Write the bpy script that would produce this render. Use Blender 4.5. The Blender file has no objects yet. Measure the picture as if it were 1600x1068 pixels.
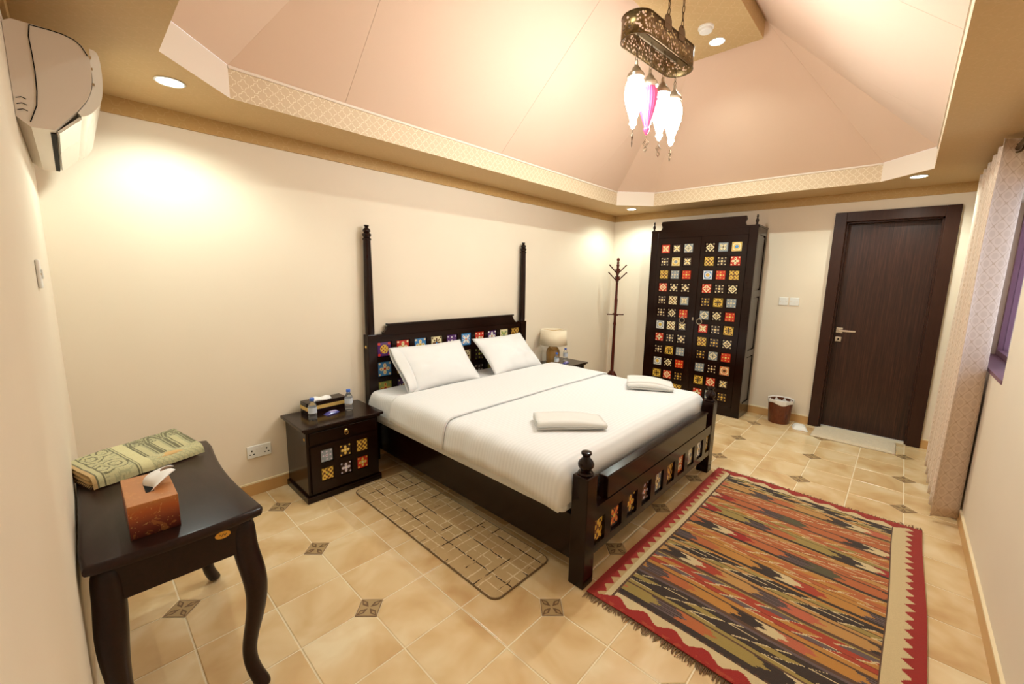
import bpy, bmesh, math, random
from mathutils import Matrix, Vector, noise
random.seed(7)
S = bpy.context.scene
COL = S.collection
PI = math.pi

# ------------------------------------------------------------------ camera
cam_d = bpy.data.cameras.new('camera')
cam_d.sensor_fit = 'HORIZONTAL'; cam_d.sensor_width = 36.0
cam_d.lens = 643.675 * 36.0 / 1600.0
cam_d.clip_start = 0.01; cam_d.clip_end = 60
cam = bpy.data.objects.new('camera', cam_d); COL.objects.link(cam)
Rr = Vector((0.68775, -0.72569, 0.01962)); Ru = Vector((0.09864, 0.12018, 0.98784)); Rf = Vector((0.71922, 0.67745, -0.15424))
mw = Matrix.Identity(4)
for i in range(3):
    mw[i][0] = Rr[i]; mw[i][1] = Ru[i]; mw[i][2] = -Rf[i]
mw.translation = (0.0725, -3.1151, 1.5242)
cam.matrix_world = mw
S.camera = cam

# ------------------------------------------------------------------ world, exposure
wd = bpy.data.worlds.new('world'); S.world = wd; wd.use_nodes = True
bg = wd.node_tree.nodes['Background']
bg.inputs['Color'].default_value = (0.80, 0.86, 1.0, 1); bg.inputs['Strength'].default_value = 1.7
vs = S.view_settings
vs.view_transform = 'Standard'; vs.look = 'None'; vs.gamma = 1.0; vs.use_curve_mapping = False
vs.exposure = 0.58
DOWN_W = 28.0            # each recessed downlight
DOWN_C = (0.87, 1.0, 0.92)
BOX_W = 85.0             # each downlight of the ridge box
GLOBE_E = 70.0           # glow of each pale pendant globe
GLOBE_C = (1.0, 0.88, 0.82)

# ------------------------------------------------------------------ dimensions of the room (metres)
L, W = 5.469, 3.555      # x: air-conditioner wall 0 -> door wall L ; y: bed wall 0 -> window wall -W
ZT, ZS, ZF = 2.329, 2.414, 2.572
IX0, IX1, IY0, IY1, CH = 0.409, 5.019, -0.4527, -3.166, 0.32   # tray opening (octagon)
BX0, BX1, BY0, BY1, BZ, BT = 1.475, 3.957, -1.54, -2.08, 3.40, 3.53   # ridge box

# ================================================================== materials
class E_:
    """tiny expression builder on math nodes"""
    def __init__(s, nt, v): s.nt = nt; s.v = v
    def op(s, o, *a):
        n = s.nt.nodes.new('ShaderNodeMath'); n.operation = o
        for i, x in enumerate((s,) + a):
            x = x.v if isinstance(x, E_) else x
            if isinstance(x, (int, float)): n.inputs[i].default_value = x
            else: s.nt.links.new(x, n.inputs[i])
        return E_(s.nt, n.outputs[0])
    def __add__(s, o): return s.op('ADD', o)
    def __sub__(s, o): return s.op('SUBTRACT', o)
    def __mul__(s, o): return s.op('MULTIPLY', o)
    def __truediv__(s, o): return s.op('DIVIDE', o)
    def lt(s, o): return s.op('LESS_THAN', o)
    def gt(s, o): return s.op('GREATER_THAN', o)
    def abs(s): return s.op('ABSOLUTE')
    def sin(s): return s.op('SINE')
    def cos(s): return s.op('COSINE')
    def sqrt(s): return s.op('SQRT')
    def frac(s): return s.op('FRACT')
    def mx(s, o): return s.op('MAXIMUM', o)
    def mn(s, o): return s.op('MINIMUM', o)
    def at2(s, o): return s.op('ARCTAN2', o)

class Mat:
    def __init__(s, name, color=(.5, .5, .5), rough=.5, metal=0., spec=.5, coat=0., emit=None, es=0., trans=0., ior=1.45, alpha=1., sheen=0.):
        m = bpy.data.materials.new(name); m.use_nodes = True; s.m = m; s.nt = m.node_tree
        b = s.b = s.nt.nodes['Principled BSDF']
        s.set('Base Color', (*color, 1)); s.set('Roughness', rough); s.set('Metallic', metal); s.set('Specular IOR Level', spec)
        s.set('Coat Weight', coat); s.set('Coat Roughness', .12); s.set('IOR', ior); s.set('Transmission Weight', trans); s.set('Alpha', alpha); s.set('Sheen Weight', sheen)
        if emit: s.set('Emission Color', (*emit, 1)); s.set('Emission Strength', es)
    def set(s, k, v): s.b.inputs[k].default_value = v
    def node(s, t, **kw):
        n = s.nt.nodes.new(t)
        for k, v in kw.items():
            if k in n.inputs: n.inputs[k].default_value = v
            else: setattr(n, k, v)
        return n
    def link(s, a, b): s.nt.links.new(a.v if isinstance(a, E_) else a, b)
    def coord(s, which='Object', scale=(1, 1, 1), rot=(0, 0, 0)):
        t = s.node('ShaderNodeTexCoord'); mp = s.node('ShaderNodeMapping')
        mp.inputs['Scale'].default_value = scale; mp.inputs['Rotation'].default_value = rot
        s.link(t.outputs[which], mp.inputs['Vector']); return mp.outputs['Vector']
    def xyz(s, vec):
        n = s.node('ShaderNodeSeparateXYZ'); s.link(vec, n.inputs[0])
        return [E_(s.nt, n.outputs[i]) for i in range(3)]
    def noise(s, vec, scale=5., detail=3., rough=.5, dist=0.):
        n = s.node('ShaderNodeTexNoise'); n.inputs['Scale'].default_value = scale; n.inputs['Detail'].default_value = detail
        n.inputs['Roughness'].default_value = rough; n.inputs['Distortion'].default_value = dist
        s.link(vec, n.inputs['Vector']); return E_(s.nt, n.outputs['Fac'])
    def mix(s, fac, a, b):
        n = s.node('ShaderNodeMix'); n.data_type = 'RGBA'
        for sock, v in ((n.inputs[0], fac), (n.inputs[6], a), (n.inputs[7], b)):
            if isinstance(v, (int, float)): sock.default_value = v
            elif isinstance(v, tuple): sock.default_value = (*v, 1) if len(v) == 3 else v
            else: s.link(v, sock)
        return n.outputs[2]
    def ramp(s, fac, stops):
        n = s.node('ShaderNodeValToRGB'); cr = n.color_ramp
        while len(cr.elements) < len(stops): cr.elements.new(.5)
        for e, (p, c) in zip(cr.elements, stops): e.position = p; e.color = (*c, 1)
        s.link(fac, n.inputs[0]); return n.outputs[0]
    def color(s, sock): s.link(sock, s.b.inputs['Base Color'])
    def bump(s, h, strength=.3, dist=.01):
        n = s.node('ShaderNodeBump'); n.inputs['Strength'].default_value = strength; n.inputs['Distance'].default_value = dist
        s.link(h, n.inputs['Height']); s.link(n.outputs[0], s.b.inputs['Normal'])

def wall_mat():
    M = Mat('wall_paint', (.80, .66, .46), .62, spec=.3)
    v = M.coord(); n = M.noise(v, 3., 4); M.color(M.mix(n, (.79, .675, .535), (.83, .715, .57)))
    M.bump(M.noise(v, 160., 2), .06, .002); return M.m
def wood_mat(name, a, b, axis=(1, 1, 8), rough=.20, coat=.12, grain=.5):
    M = Mat(name, a, rough, coat=coat, spec=.26); v = M.coord(scale=axis)
    n = M.noise(v, 9., 5, .6, 1.2); M.color(M.mix(n.op('POWER', 1.6), a, b)); M.bump(n, .05 * grain, .002); return M.m
DARK = wood_mat('dark_wood', (.0055, .0018, .0012), (.026, .0062, .003), (6, 6, 1))
DARKX = wood_mat('dark_wood_long', (.0055, .0018, .0012), (.026, .0062, .003), (1, 6, 6))
TABLE = wood_mat('table_wood', (.012, .004, .003), (.030, .009, .006), (6, 1, 6), rough=.36, coat=.12)
RACKW = wood_mat('mahogany', (.06, .008, .005), (.12, .02, .01), (8, 8, 1))
def wenge():
    M = Mat('wenge_door', (.05, .02, .012), .34, coat=.1)
    v = M.coord(scale=(1, 1, .03)); n = M.noise(v, 120., 3, .6)
    M.color(M.ramp(n, [(.25, (.012, .005, .004)), (.55, (.04, .013, .008)), (.8, (.075, .026, .015))]))
    M.bump(n, .12, .002); return M.m
WENGE = wenge()
FRAMEW = wood_mat('door_frame_wood', (.03, .011, .007), (.06, .022, .013), (6, 6, .6), rough=.34, coat=.1)
BINW = wood_mat('bin_wood', (.06, .012, .005), (.30, .085, .03), (5, 5, 1.3), rough=.3, coat=.3)
WALL = wall_mat()
def paper(name, base, line, scale, amt=.6, rough=.55, uv=True):
    """arabesque wallpaper: curved star lattice"""
    M = Mat(name, base, rough, spec=.35)
    v = M.coord('UV' if uv else 'Object'); x, y, z = M.xyz(v)
    a = x * (2 * PI * scale); b = y * (2 * PI * scale)
    f = a.cos() + b.cos() + (a * 2).cos() * (b * 2).cos() * .55 + ((a * 3).cos() + (b * 3).cos()) * .18
    m = (f.abs()).lt(.26)
    n = M.noise(v, 60., 3)
    c1 = M.mix(n, tuple(c * .93 for c in base), tuple(min(1, c * 1.05) for c in base))
    M.color(M.mix(m * amt, c1, line)); M.bump(m, .10, .002); return M.m
FASCIA = paper('fascia_wallpaper', (.66, .50, .33), (.90, .80, .62), 17., .8)
SOFFIT = paper('soffit_wallpaper', (.60, .40, .19), (.66, .46, .24), 11., .35)
TRIMP = paper('border_wallpaper', (.50, .30, .11), (.58, .38, .17), 11., .45)
BOXP = paper('box_wallpaper', (.60, .41, .20), (.70, .52, .29), 9., .45)
CHAMF = Mat('chamfer_paint', (.78, .66, .55), .6).m
def fabric(name, a, b, sc=260., rough=.85, bump=.12):
    M = Mat(name, a, rough, sheen=.15, spec=.25); v = M.coord(); n = M.noise(v, 2.2, 3); n2 = M.noise(v, sc, 1)
    M.color(M.mix(n, a, b)); M.bump(n2, bump, .002); return M.m
TENT = fabric('tent_fabric', (.76, .54, .40), (.79, .575, .435))
def floor_mats():
    M = Mat('floor_tile', (.7, .5, .3), .22, spec=.5)
    oi = M.node('ShaderNodeObjectInfo'); v = M.coord('Object')
    ad = M.node('ShaderNodeVectorMath'); ad.operation = 'ADD'; cm = M.node('ShaderNodeVectorMath'); cm.operation = 'SCALE'; cm.inputs['Scale'].default_value = 37.
    cb = M.node('ShaderNodeCombineXYZ')
    for i in range(3): M.link(oi.outputs['Random'], cb.inputs[i])
    M.link(cb.outputs[0], cm.inputs[0]); M.link(v, ad.inputs[0]); M.link(cm.outputs[0], ad.inputs[1]); vv = ad.outputs[0]
    n = M.noise(vv, 3.6, 3, .5, .5); n2 = M.noise(vv, 42., 3)
    c = M.ramp(n, [(.25, (.56, .335, .145)), (.42, (.66, .445, .22)), (.58, (.74, .55, .315)), (.75, (.82, .68, .45))])
    M.color(M.mix(n2 * .14, c, (.66, .45, .24))); M.bump(n, .08, .004)
    G = Mat('grout', (.80, .67, .46), .8).m
    D = Mat('inset_tile', (.3, .22, .12), .4)
    x, y, z = D.xyz(D.coord('Object')); x = x / .05; y = y / .05; x = x.abs(); y = y.abs()
    pet = ((x - y).abs() * 1.1 + ((x + y) * .5 - .5).abs()).lt(.42); pin = ((x - y).abs() * 1.1 + ((x + y) * .5 - .55).abs()).lt(.2)
    edge = x.mx(y).gt(.9)
    c = D.mix(pet, (.42, .285, .135), (.16, .085, .04)); c = D.mix(pin, c, (.38, .245, .11)); D.color(D.mix(edge, c, (.26, .155, .075))); D.bump(pet, .3, .003)
    return M.m, G, D.m
FTILE, GROUT, INSET = floor_mats()
BASEB = Mat('baseboard_tile', (.62, .36, .14), .35).m
BASET = Mat('baseboard_edge', (.85, .70, .46), .5).m
def linen():
    M = Mat('white_linen', (.88, .86, .84), .8, sheen=.2, spec=.25); v = M.coord('UV'); x, y, z = M.xyz(v)
    st = (x * (2 * PI / .022)).sin(); n = M.noise(M.coord(), 14., 4)
    M.color(M.mix(st * .5 + .5, (.74, .735, .74), (.80, .795, .80))); M.bump(n * .8 + st * .06, .16, .006); return M.m
LINEN = linen()
def plainlinen(name, c, bump=.12, sc=16.):
    M = Mat(name, c, .85, sheen=.25, spec=.2); M.bump(M.noise(M.coord(), sc, 4), bump, .008); return M.m
PILLOW = plainlinen('pillowcase', (.80, .785, .78), .12)
def terry():
    M = Mat('terry_towel', (.76, .74, .71), .95, sheen=.5, spec=.1); M.bump(M.noise(M.coord(), 380., 2), .4, .003); return M.m
TERRY = terry()
WHITE = Mat('white_plastic', (.82, .80, .76), .35).m
ACW = Mat('ac_plastic', (.72, .62, .53), .28, coat=.2).m
ACF = Mat('ac_glossy_front', (.86, .80, .72), .08, coat=.8).m
BLACK = Mat('black_plastic', (.008, .006, .006), .7, spec=.15).m
BRASS = Mat('brass', (.75, .52, .20), .25, metal=1.).m
CHROME = Mat('satin_chrome', (.72, .68, .62), .22, metal=1.).m
PEWTER = Mat('pewter', (.42, .35, .26), .35, metal=.9).m
BRONZE = Mat('dark_bronze', (.12, .075, .035), .42, metal=.85).m
GOLDT = Mat('gold_trim', (.78, .52, .16), .35, metal=.3).m
def filigree():
    M = Mat('filigree_brass', (.2, .12, .05), .38, metal=.85); v = M.coord('UV')
    vo = M.node('ShaderNodeTexVoronoi'); vo.inputs['Scale'].default_value = 60.; M.link(v, vo.inputs['Vector'])
    d = E_(M.nt, vo.outputs['Distance']); x, y, z = M.xyz(v)
    rim = (y - .06).abs().gt(.051); hole = d.lt(.40) * (rim * -1 + 1)
    M.link(hole * -1 + 1, M.b.inputs['Alpha']); M.color(M.mix(d, (.30, .19, .07), (.09, .055, .025))); M.bump(d, .3, .003); return M.m
FILI = filigree()
def globe(name, tint, es):
    M = Mat(name, tuple(c * .6 for c in tint), .12, emit=tint, es=es); x, y, z = M.xyz(M.coord('Object'))
    rib = (x.at2(y) * 22.).sin(); M.bump(rib, .3, .006); return M.m
def curtain_mat():
    M = Mat('curtain_fabric', (.72, .56, .43), .75, sheen=.3, spec=.3); v = M.coord('UV'); x, y, z = M.xyz(v)
    f = (x * (2 * PI / .068)).cos() + (y * (2 * PI / .086)).cos()
    line = f.abs().lt(.13); dia = f.abs().gt(1.15)
    c = M.mix(dia, (.70, .545, .42), (.64, .485, .365)); M.color(M.mix(line, c, (.56, .40, .28))); M.bump(line * .6 + M.noise(v, 900., 1) * .4, .15, .002); return M.m
CURT = curtain_mat()
GLASS = Mat('clear_glass', (.95, .97, 1.), .02, trans=1., ior=1.1).m
WATERB = Mat('bottle_plastic', (.90, .93, .96), .08, trans=.92, ior=1.25).m
LABELB = Mat('bottle_label', (.62, .66, .74), .4).m
CAPB = Mat('blue_cap', (.05, .14, .55), .4).m
AMBER = Mat('amber_glass', (.50, .27, .07), .10, trans=.45, coat=.6, ior=1.4).m
SHADE = plainlinen('lampshade_linen', (.80, .68, .50), .15, 300.)
PURPLE = Mat('window_frame_purple', (.20, .09, .13), .4).m
TISSUE = plainlinen('tissue_paper', (.90, .87, .85), .05, 60.)
def vcol_mat(name, rough=.9, weave=500., bump=.25):
    M = Mat(name, (.5, .5, .5), rough, spec=.15, sheen=.2); a = M.node('ShaderNodeVertexColor'); a.layer_name = 'Col'
    n = M.noise(M.coord(), weave, 2); M.color(M.mix(n * .35, a.outputs['Color'], (.10, .06, .04))); M.bump(n, bump, .003); return M.m
KILIM = vcol_mat('kilim_wool', .95, 380., .35)
PRINT = vcol_mat('printed_towel', .9, 320., .3)
FRINGE = Mat('fringe_wool', (.17, .09, .045), .95).m
def runner():
    M = Mat('beige_runner', (.35, .25, .14), .95, spec=.1); v = M.coord('Object'); x, y, z = M.xyz(v)
    n = M.noise(v, 55., 3); n1 = M.noise(v, 22., 2); n3 = M.noise(M.coord(scale=(1, .15, 1)), 60., 2); n4 = M.noise(M.coord(scale=(.15, 1, 1)), 60., 2)
    wob = (n - .5) * .012
    gx = ((x + wob) / .060).frac(); gy = ((y + wob) / .078).frac()
    lx = (gx - .5).abs(); ly = (gy - .5).abs()
    light = (lx.lt(.055) * n3.gt(.47)).mx(ly.lt(.05) * n4.gt(.47))
    gx2 = ((x + wob) / .120 + .27).frac(); gy2 = ((y + wob) / .117 + .3).frac()
    dark = ((gx2 - .5).abs().lt(.03) * n3.lt(.53) * n.lt(.62)).mx((gy2 - .5).abs().lt(.03) * n4.lt(.47))
    base = M.mix(n1, (.50, .335, .165), (.57, .395, .205)); c = M.mix(light, base, (.72, .57, .36)); M.color(M.mix(dark, c, (.05, .028, .018)))
    M.bump(M.noise(v, 420., 2), .35, .003); return M.m
RUNNER = runner()
def shaggy():
    M = Mat('shaggy_mat', (.76, .62, .44), .98, spec=.1, sheen=.4); v = M.coord(); n = M.noise(v, 70., 4, .6, 1.)
    M.color(M.mix(n, (.62, .48, .31), (.86, .74, .56))); M.bump(n, .8, .012); return M.m
SHAG = shaggy()
def tissue_print():
    M = Mat('tissue_box_print', (.6, .2, .05), .35, coat=.3); v = M.coord('Object'); x, y, z = M.xyz(v)
    n = M.noise(v, 26., 4, .6, .8); n2 = M.noise(v, 130., 2)
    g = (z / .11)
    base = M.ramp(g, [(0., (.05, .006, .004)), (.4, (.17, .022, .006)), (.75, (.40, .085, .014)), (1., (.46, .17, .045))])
    c = M.mix(n.gt(.58) * .25, base, (.62, .26, .06)); M.color(M.mix((n2.gt(.68)) * .35, c, (.75, .48, .16))); return M.m
TBOX = tissue_print()
BAG = Mat('bin_liner', (.80, .76, .72), .3, spec=.5).m
STICK = Mat('sticker_yellow', (.80, .40, .05), .5).m
INK = Mat('dark_ink', (.08, .04, .02), .6).m

TC = dict(red=(.60, .035, .015), dark=(.030, .010, .008), yellow=(.74, .47, .07), grey=(.26, .30, .33), blue=(.07, .25, .55), purple=(.10, .03, .16),
          cream=(.84, .72, .42), gold=(.52, .30, .05), orange=(.70, .14, .03), lilac=(.62, .55, .66), green=(.34, .40, .08), white=(.85, .82, .74), brown=(.14, .05, .02))
_tm = {}
def tile_mat(bgc, fg, acc, motif):
    key = (bgc, fg, acc, motif)
    if key in _tm: return _tm[key]
    M = Mat('tile_%s_%s_%s' % (bgc, fg, motif), TC[bgc], .14, coat=.7)
    x, y, z = M.xyz(M.coord('Object')); x = x * 2.; y = y * 2.
    ax = x.abs(); ay = y.abs(); r = (x * x + y * y).sqrt(); c4 = (x.at2(y) * 4.).cos(); hi = ax.mx(ay); lo = ax.mn(ay)
    def dot(px, py, rad): return ((hi - px) * (hi - px) + (lo - py) * (lo - py)).lt(rad * rad)
    corner = dot(.76, .76, .15)
    if motif == 'star': f = r.lt((c4 * -.5 + .5) * .72 + .22).mx(dot(.62, 0., .10)); a = r.lt(.17).mx(dot(.5, .5, .09))
    elif motif == 'flower': f = (r.lt((c4 * .5 + .5).op('MAXIMUM', 0.).sqrt() * .62 + .16)).mx(corner); a = r.lt(.18).mx(dot(.55, 0., .09))
    elif motif == 'diamond': f = (ax + ay).lt(.92) * (lo.lt(.09) * r.gt(.22) * r.lt(.62) * -1 + 1) * (((ax + ay - .5).abs().lt(.06)) * -1 + 1); f = f.mx(corner * .6); a = r.lt(.16)
    elif motif == 'cross': f = (lo.lt(.13) * hi.lt(.72)).mx((hi - lo).lt(.14) * hi.gt(.3) * hi.lt(.55)).mx(corner); a = r.lt(.14)
    elif motif == 'dots': f = r.lt(.24).mx(dot(.60, 0., .15)).mx(dot(.72, .72, .12)); a = r.lt(.12)
    elif motif == 'sun': f = (r.lt(.62) * r.gt(.44)).mx(hi.gt(.78) * ((x * 11.).sin() * (y * 11.).sin()).abs().lt(.5)).mx(dot(.72, .72, .13)); a = r.lt(.36)
    elif motif == 'disc': f = r.lt(.62) * ((x * 12.).sin() * (y * 12.).sin()).lt(.35); a = dot(.76, .76, .2).mx(r.lt(.62) * ((x * 12.).sin() * (y * 12.).sin()).gt(.7))
    else: f = ((x * 8.5).sin() * (y * 8.5).sin() + c4 * .25).gt(.12); a = r.lt(.15)
    c = M.mix(f, TC[bgc], TC[fg]); c = M.mix(a, c, TC[acc]); M.color(M.mix(hi.gt(.95), c, tuple(v * .75 for v in TC[bgc])))
    _tm[key] = M.m; return M.m

# ================================================================== mesh helpers
class MB:
    def __init__(s): s.v = []; s.f = []; s.uv = None
    def add(s, vs_, fs):
        o = len(s.v); s.v += [tuple(p) for p in vs_]; s.f += [tuple(i + o for i in f) for f in fs]; return s
    def box(s, x0, x1, y0, y1, z0, z1):
        if x0 > x1: x0, x1 = x1, x0
        if y0 > y1: y0, y1 = y1, y0
        if z0 > z1: z0, z1 = z1, z0
        return s.add([(x0, y0, z0), (x1, y0, z0), (x1, y1, z0), (x0, y1, z0), (x0, y0, z1), (x1, y0, z1), (x1, y1, z1), (x0, y1, z1)],
                     [(0, 3, 2, 1), (4, 5, 6, 7), (0, 1, 5, 4), (1, 2, 6, 5), (2, 3, 7, 6), (3, 0, 4, 7)])
    def prism(s, poly, axis, a, b):
        """poly: 2D points; axis 0/1/2 = extrusion axis from a to b"""
        n = len(poly)
        def mk(p, t): return {0: (t, p[0], p[1]), 1: (p[0], t, p[1]), 2: (p[0], p[1], t)}[axis]
        s.add([mk(p, a) for p in poly] + [mk(p, b) for p in poly],
              [tuple(range(n)), tuple(range(2 * n - 1, n - 1, -1))] + [(i, i + n, (i + 1) % n + n, (i + 1) % n) for i in range(n)]); return s
    def lathe(s, prof, c=(0, 0, 0), n=20, caps=True):
        """prof: (radius, z)"""
        vs_ = []; fs = []
        for r, z in prof:
            for k in range(n):
                t = 2 * PI * k / n; vs_.append((c[0] + r * math.cos(t), c[1] + r * math.sin(t), c[2] + z))
        for i in range(len(prof) - 1):
            for k in range(n): fs.append((i * n + k, i * n + (k + 1) % n, (i + 1) * n + (k + 1) % n, (i + 1) * n + k))
        if caps: fs.append(tuple(range(n - 1, -1, -1))); fs.append(tuple((len(prof) - 1) * n + k for k in range(n)))
        return s.add(vs_, fs)
    def tube(s, pts, rad, n=8, closed=False):
        pts = [Vector(p) for p in pts]; m = len(pts); vs_ = []; fs = []
        rads = rad if isinstance(rad, (list, tuple)) else [rad] * m
        up = Vector((.13, .29, .95)).normalized()
        for i, p in enumerate(pts):
            if closed: d = (pts[(i + 1) % m] - pts[i - 1]).normalized()
            else: d = (pts[min(i + 1, m - 1)] - pts[max(i - 1, 0)]).normalized()
            a = d.cross(up)
            if a.length < 1e-4: a = d.cross(Vector((1, 0, 0)))
            a.normalize(); b = d.cross(a)
            for k in range(n):
                t = 2 * PI * k / n; vs_.append(p + (a * math.cos(t) + b * math.sin(t)) * rads[i])
        rng = m if closed else m - 1
        for i in range(rng):
            j = (i + 1) % m
            for k in range(n): fs.append((i * n + k, i * n + (k + 1) % n, j * n + (k + 1) % n, j * n + k))
        if not closed: fs.append(tuple(range(n - 1, -1, -1))); fs.append(tuple((m - 1) * n + k for k in range(n)))
        return s.add(vs_, fs)
    def sweep(s, rings):
        """rings: list of equal length point rings, joined and capped"""
        n = len(rings[0]); vs_ = [p for r in rings for p in r]; fs = []
        for i in range(len(rings) - 1):
            for k in range(n): fs.append((i * n + k, i * n + (k + 1) % n, (i + 1) * n + (k + 1) % n, (i + 1) * n + k))
        fs.append(tuple(range(n - 1, -1, -1))); fs.append(tuple((len(rings) - 1) * n + k for k in range(n)))
        return s.add(vs_, fs)
    def grid(s, fn, nu, nv, uvfn=None):
        o = len(s.v)
        for j in range(nv + 1):
            for i in range(nu + 1): s.v.append(tuple(fn(i / nu, j / nv)))
        for j in range(nv):
            for i in range(nu):
                a = o + j * (nu + 1) + i; s.f.append((a, a + 1, a + nu + 2, a + nu + 1))
        if uvfn: s.uv = [uvfn(i / nu, j / nv) for j in range(nv + 1) for i in range(nu + 1)]
        return s
    def mesh(s, name, mat, smooth=False, fix=True):
        me = bpy.data.meshes.new(name); me.from_pydata(s.v, [], s.f); me.update()
        if fix:
            bm = bmesh.new(); bm.from_mesh(me); bmesh.ops.recalc_face_normals(bm, faces=bm.faces); bm.to_mesh(me); bm.free()
        if s.uv:
            ul = me.uv_layers.new(name='UVMap')
            for lp in me.loops: ul.data[lp.index].uv = s.uv[lp.vertex_index]
        me.materials.append(mat)
        if smooth:
            me.polygons.foreach_set('use_smooth', [True] * len(me.polygons))
            if smooth == 'auto':
                try: me.set_sharp_from_angle(angle=math.radians(38))
                except Exception: pass
        return me
WM = {}
def place(o, parent=None, M=None, local=True):
    """M is relative to the parent (local) """
    o.parent = parent
    o.matrix_basis = M if M is not None else Matrix.Identity(4)
    return o
def obj(name, mb, mat, parent=None, smooth=False, loc=None, rot=None, bevel=0, fix=True):
    me = mb if isinstance(mb, bpy.types.Mesh) else mb.mesh(name, mat, smooth, fix)
    o = bpy.data.objects.new(name, me); COL.objects.link(o); o.parent = parent
    if loc: o.location = loc
    if rot: o.rotation_euler = rot
    if bevel:
        md = o.modifiers.new('bevel', 'BEVEL'); md.width = bevel; md.segments = 2; md.limit_method = 'ANGLE'; md.angle_limit = math.radians(40)
    return o
def tag(o, label, cat, group=None):
    o['label'] = label; o['category'] = cat
    if group: o['group'] = group
    return o
def thing(name, label, cat, loc=(0, 0, 0), rz=0, group=None):
    o = bpy.data.objects.new(name, None); COL.objects.link(o); o.location = loc; o.rotation_euler = (0, 0, rz); o.empty_display_size = .1
    return tag(o, label, cat, group)
def struct(o): o['kind'] = 'structure'; return o
def copy_tree(o, parent=None):
    c = o.copy(); COL.objects.link(c); c.parent = parent
    for ch in list(o.children): copy_tree(ch, c)
    return c
def box_uv(me):
    """UV in metres by dominant normal"""
    ul = me.uv_layers.new(name='UVMap')
    for p in me.polygons:
        n = p.normal; ax = max(range(3), key=lambda i: abs(n[i]))
        for li in p.loop_indices:
            co = me.vertices[me.loops[li].vertex_index].co
            if ax == 2: uv = (co.x, co.y)
            elif abs(n.x) > .2 and abs(n.y) > .2: uv = ((co.x - co.y) * .7071 if n.x * n.y > 0 else (co.x + co.y) * .7071, co.z)
            elif ax == 1: uv = (co.x, co.z)
            else: uv = (co.y, co.z)
            ul.data[li].uv = uv
def light(name, kind, parent, loc, energy, color, **kw):
    d = bpy.data.lights.new(name, kind); d.energy = energy; d.color = color
    for k, v in kw.items(): setattr(d, k, v)
    o = bpy.data.objects.new(name, d); COL.objects.link(o); o.parent = parent; o.location = loc; return o

# ================================================================== the room
T = .12
# --- floor: grout bed with single tiles and small insets
fl = struct(obj('floor', MB().box(-T, L + T, -W - T, T, -.10, -.0025), GROUT))
TS, OX, OY = .30, .8696, -.2878
def clip(poly, f):
    out = []
    for i in range(len(poly)):
        a, b = poly[i], poly[(i + 1) % len(poly)]; fa, fb = f(a), f(b)
        if fa >= 0: out.append(a)
        if fa * fb < 0:
            t = fa / (fa - fb); out.append((a[0] + (b[0] - a[0]) * t, a[1] + (b[1] - a[1]) * t))
    return out
def clip_room(p):
    for f in (lambda q: q[0] - .001, lambda q: L - .001 - q[0], lambda q: -.001 - q[1], lambda q: q[1] + W - .001):
        p = clip(p, f)
        if not p: return p
    return p
def slab(poly, z0, z1, ch=.003):
    """flat piece with a chamfered top edge"""
    cx = sum(p[0] for p in poly) / len(poly); cy = sum(p[1] for p in poly) / len(poly); n = len(poly)
    def ins(p, d):
        v = Vector((p[0] - cx, p[1] - cy)); l = max(v.length, 1e-6); return (p[0] - v.x / l * d * 1.4, p[1] - v.y / l * d * 1.4)
    m = MB(); vs_ = [(*p, z0) for p in poly] + [(*p, z1 - ch * .5) for p in poly] + [(*ins(p, ch), z1) for p in poly]
    fs = [tuple(range(2 * n, 3 * n))] + [(k * n + i, k * n + (i + 1) % n, (k + 1) * n + (i + 1) % n, (k + 1) * n + i) for k in (0, 1) for i in range(n)]
    return m.add(vs_, fs)
g = .0032; dd = .074
i0 = -4; shared = {}
for i in range(-4, 18):
    for j in range(-13, 3):
        x0, y0 = OX + i * TS, OY + j * TS
        poly = [(x0 + g, y0 + g), (x0 + TS - g, y0 + g), (x0 + TS - g, y0 + TS - g), (x0 + g, y0 + TS - g)]
        # lattice nodes with both indices even carry an inset
        nx = i if i % 2 == 0 else i + 1; ny = j if j % 2 == 0 else j + 1
        px, py = OX + nx * TS, OY + ny * TS
        poly = clip(poly, lambda q: abs(q[0] - px) + abs(q[1] - py) - dd)
        full = len(poly); cp = clip_room(poly)
        if len(cp) < 3: continue
        cx, cy = x0 + TS / 2, y0 + TS / 2
        whole = abs(sum(a[0] * b[1] - a[1] * b[0] for a, b in zip(cp, cp[1:] + cp[:1])) / 2) > .0815
        key = (nx - i, ny - j) if whole else None
        loc_poly = [(p[0] - cx, p[1] - cy) for p in cp]
        if key in shared and key is not None: me = shared[key]
        else:
            me = slab(loc_poly, -.004, 0.).mesh('floor_tile', FTILE)
            if key is not None: shared[key] = me
        obj('floor_tile', me, None, fl, loc=(cx, cy, 0))
ime = None
for i in range(-4, 19, 2):
    for j in range(-12, 3, 2):
        px, py = OX + i * TS, OY + j * TS; d = dd - .004
        poly = [(px + d, py), (px, py + d), (px - d, py), (px, py - d)]
        cp = clip_room(poly)
        if len(cp) < 3: continue
        c45 = math.cos(PI / 4)
        lp = [((p[0] - px) * c45 + (p[1] - py) * c45, -(p[0] - px) * c45 + (p[1] - py) * c45) for p in cp]
        if len(cp) == 4 and abs(cp[0][0] - px - d) < 1e-6 and abs(cp[2][0] - px + d) < 1e-6 and abs(cp[1][1] - py - d) < 1e-6 and abs(cp[3][1] - py + d) < 1e-6:
            if ime is None: ime = slab(lp, -.004, .0004, .002).mesh('inset_tile', INSET)
            me = ime
        else: me = slab(lp, -.004, .0004, .002).mesh('inset_tile', INSET)
        obj('inset_tile', me, None, fl, loc=(px, py, 0), rot=(0, 0, PI / 4))

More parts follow.
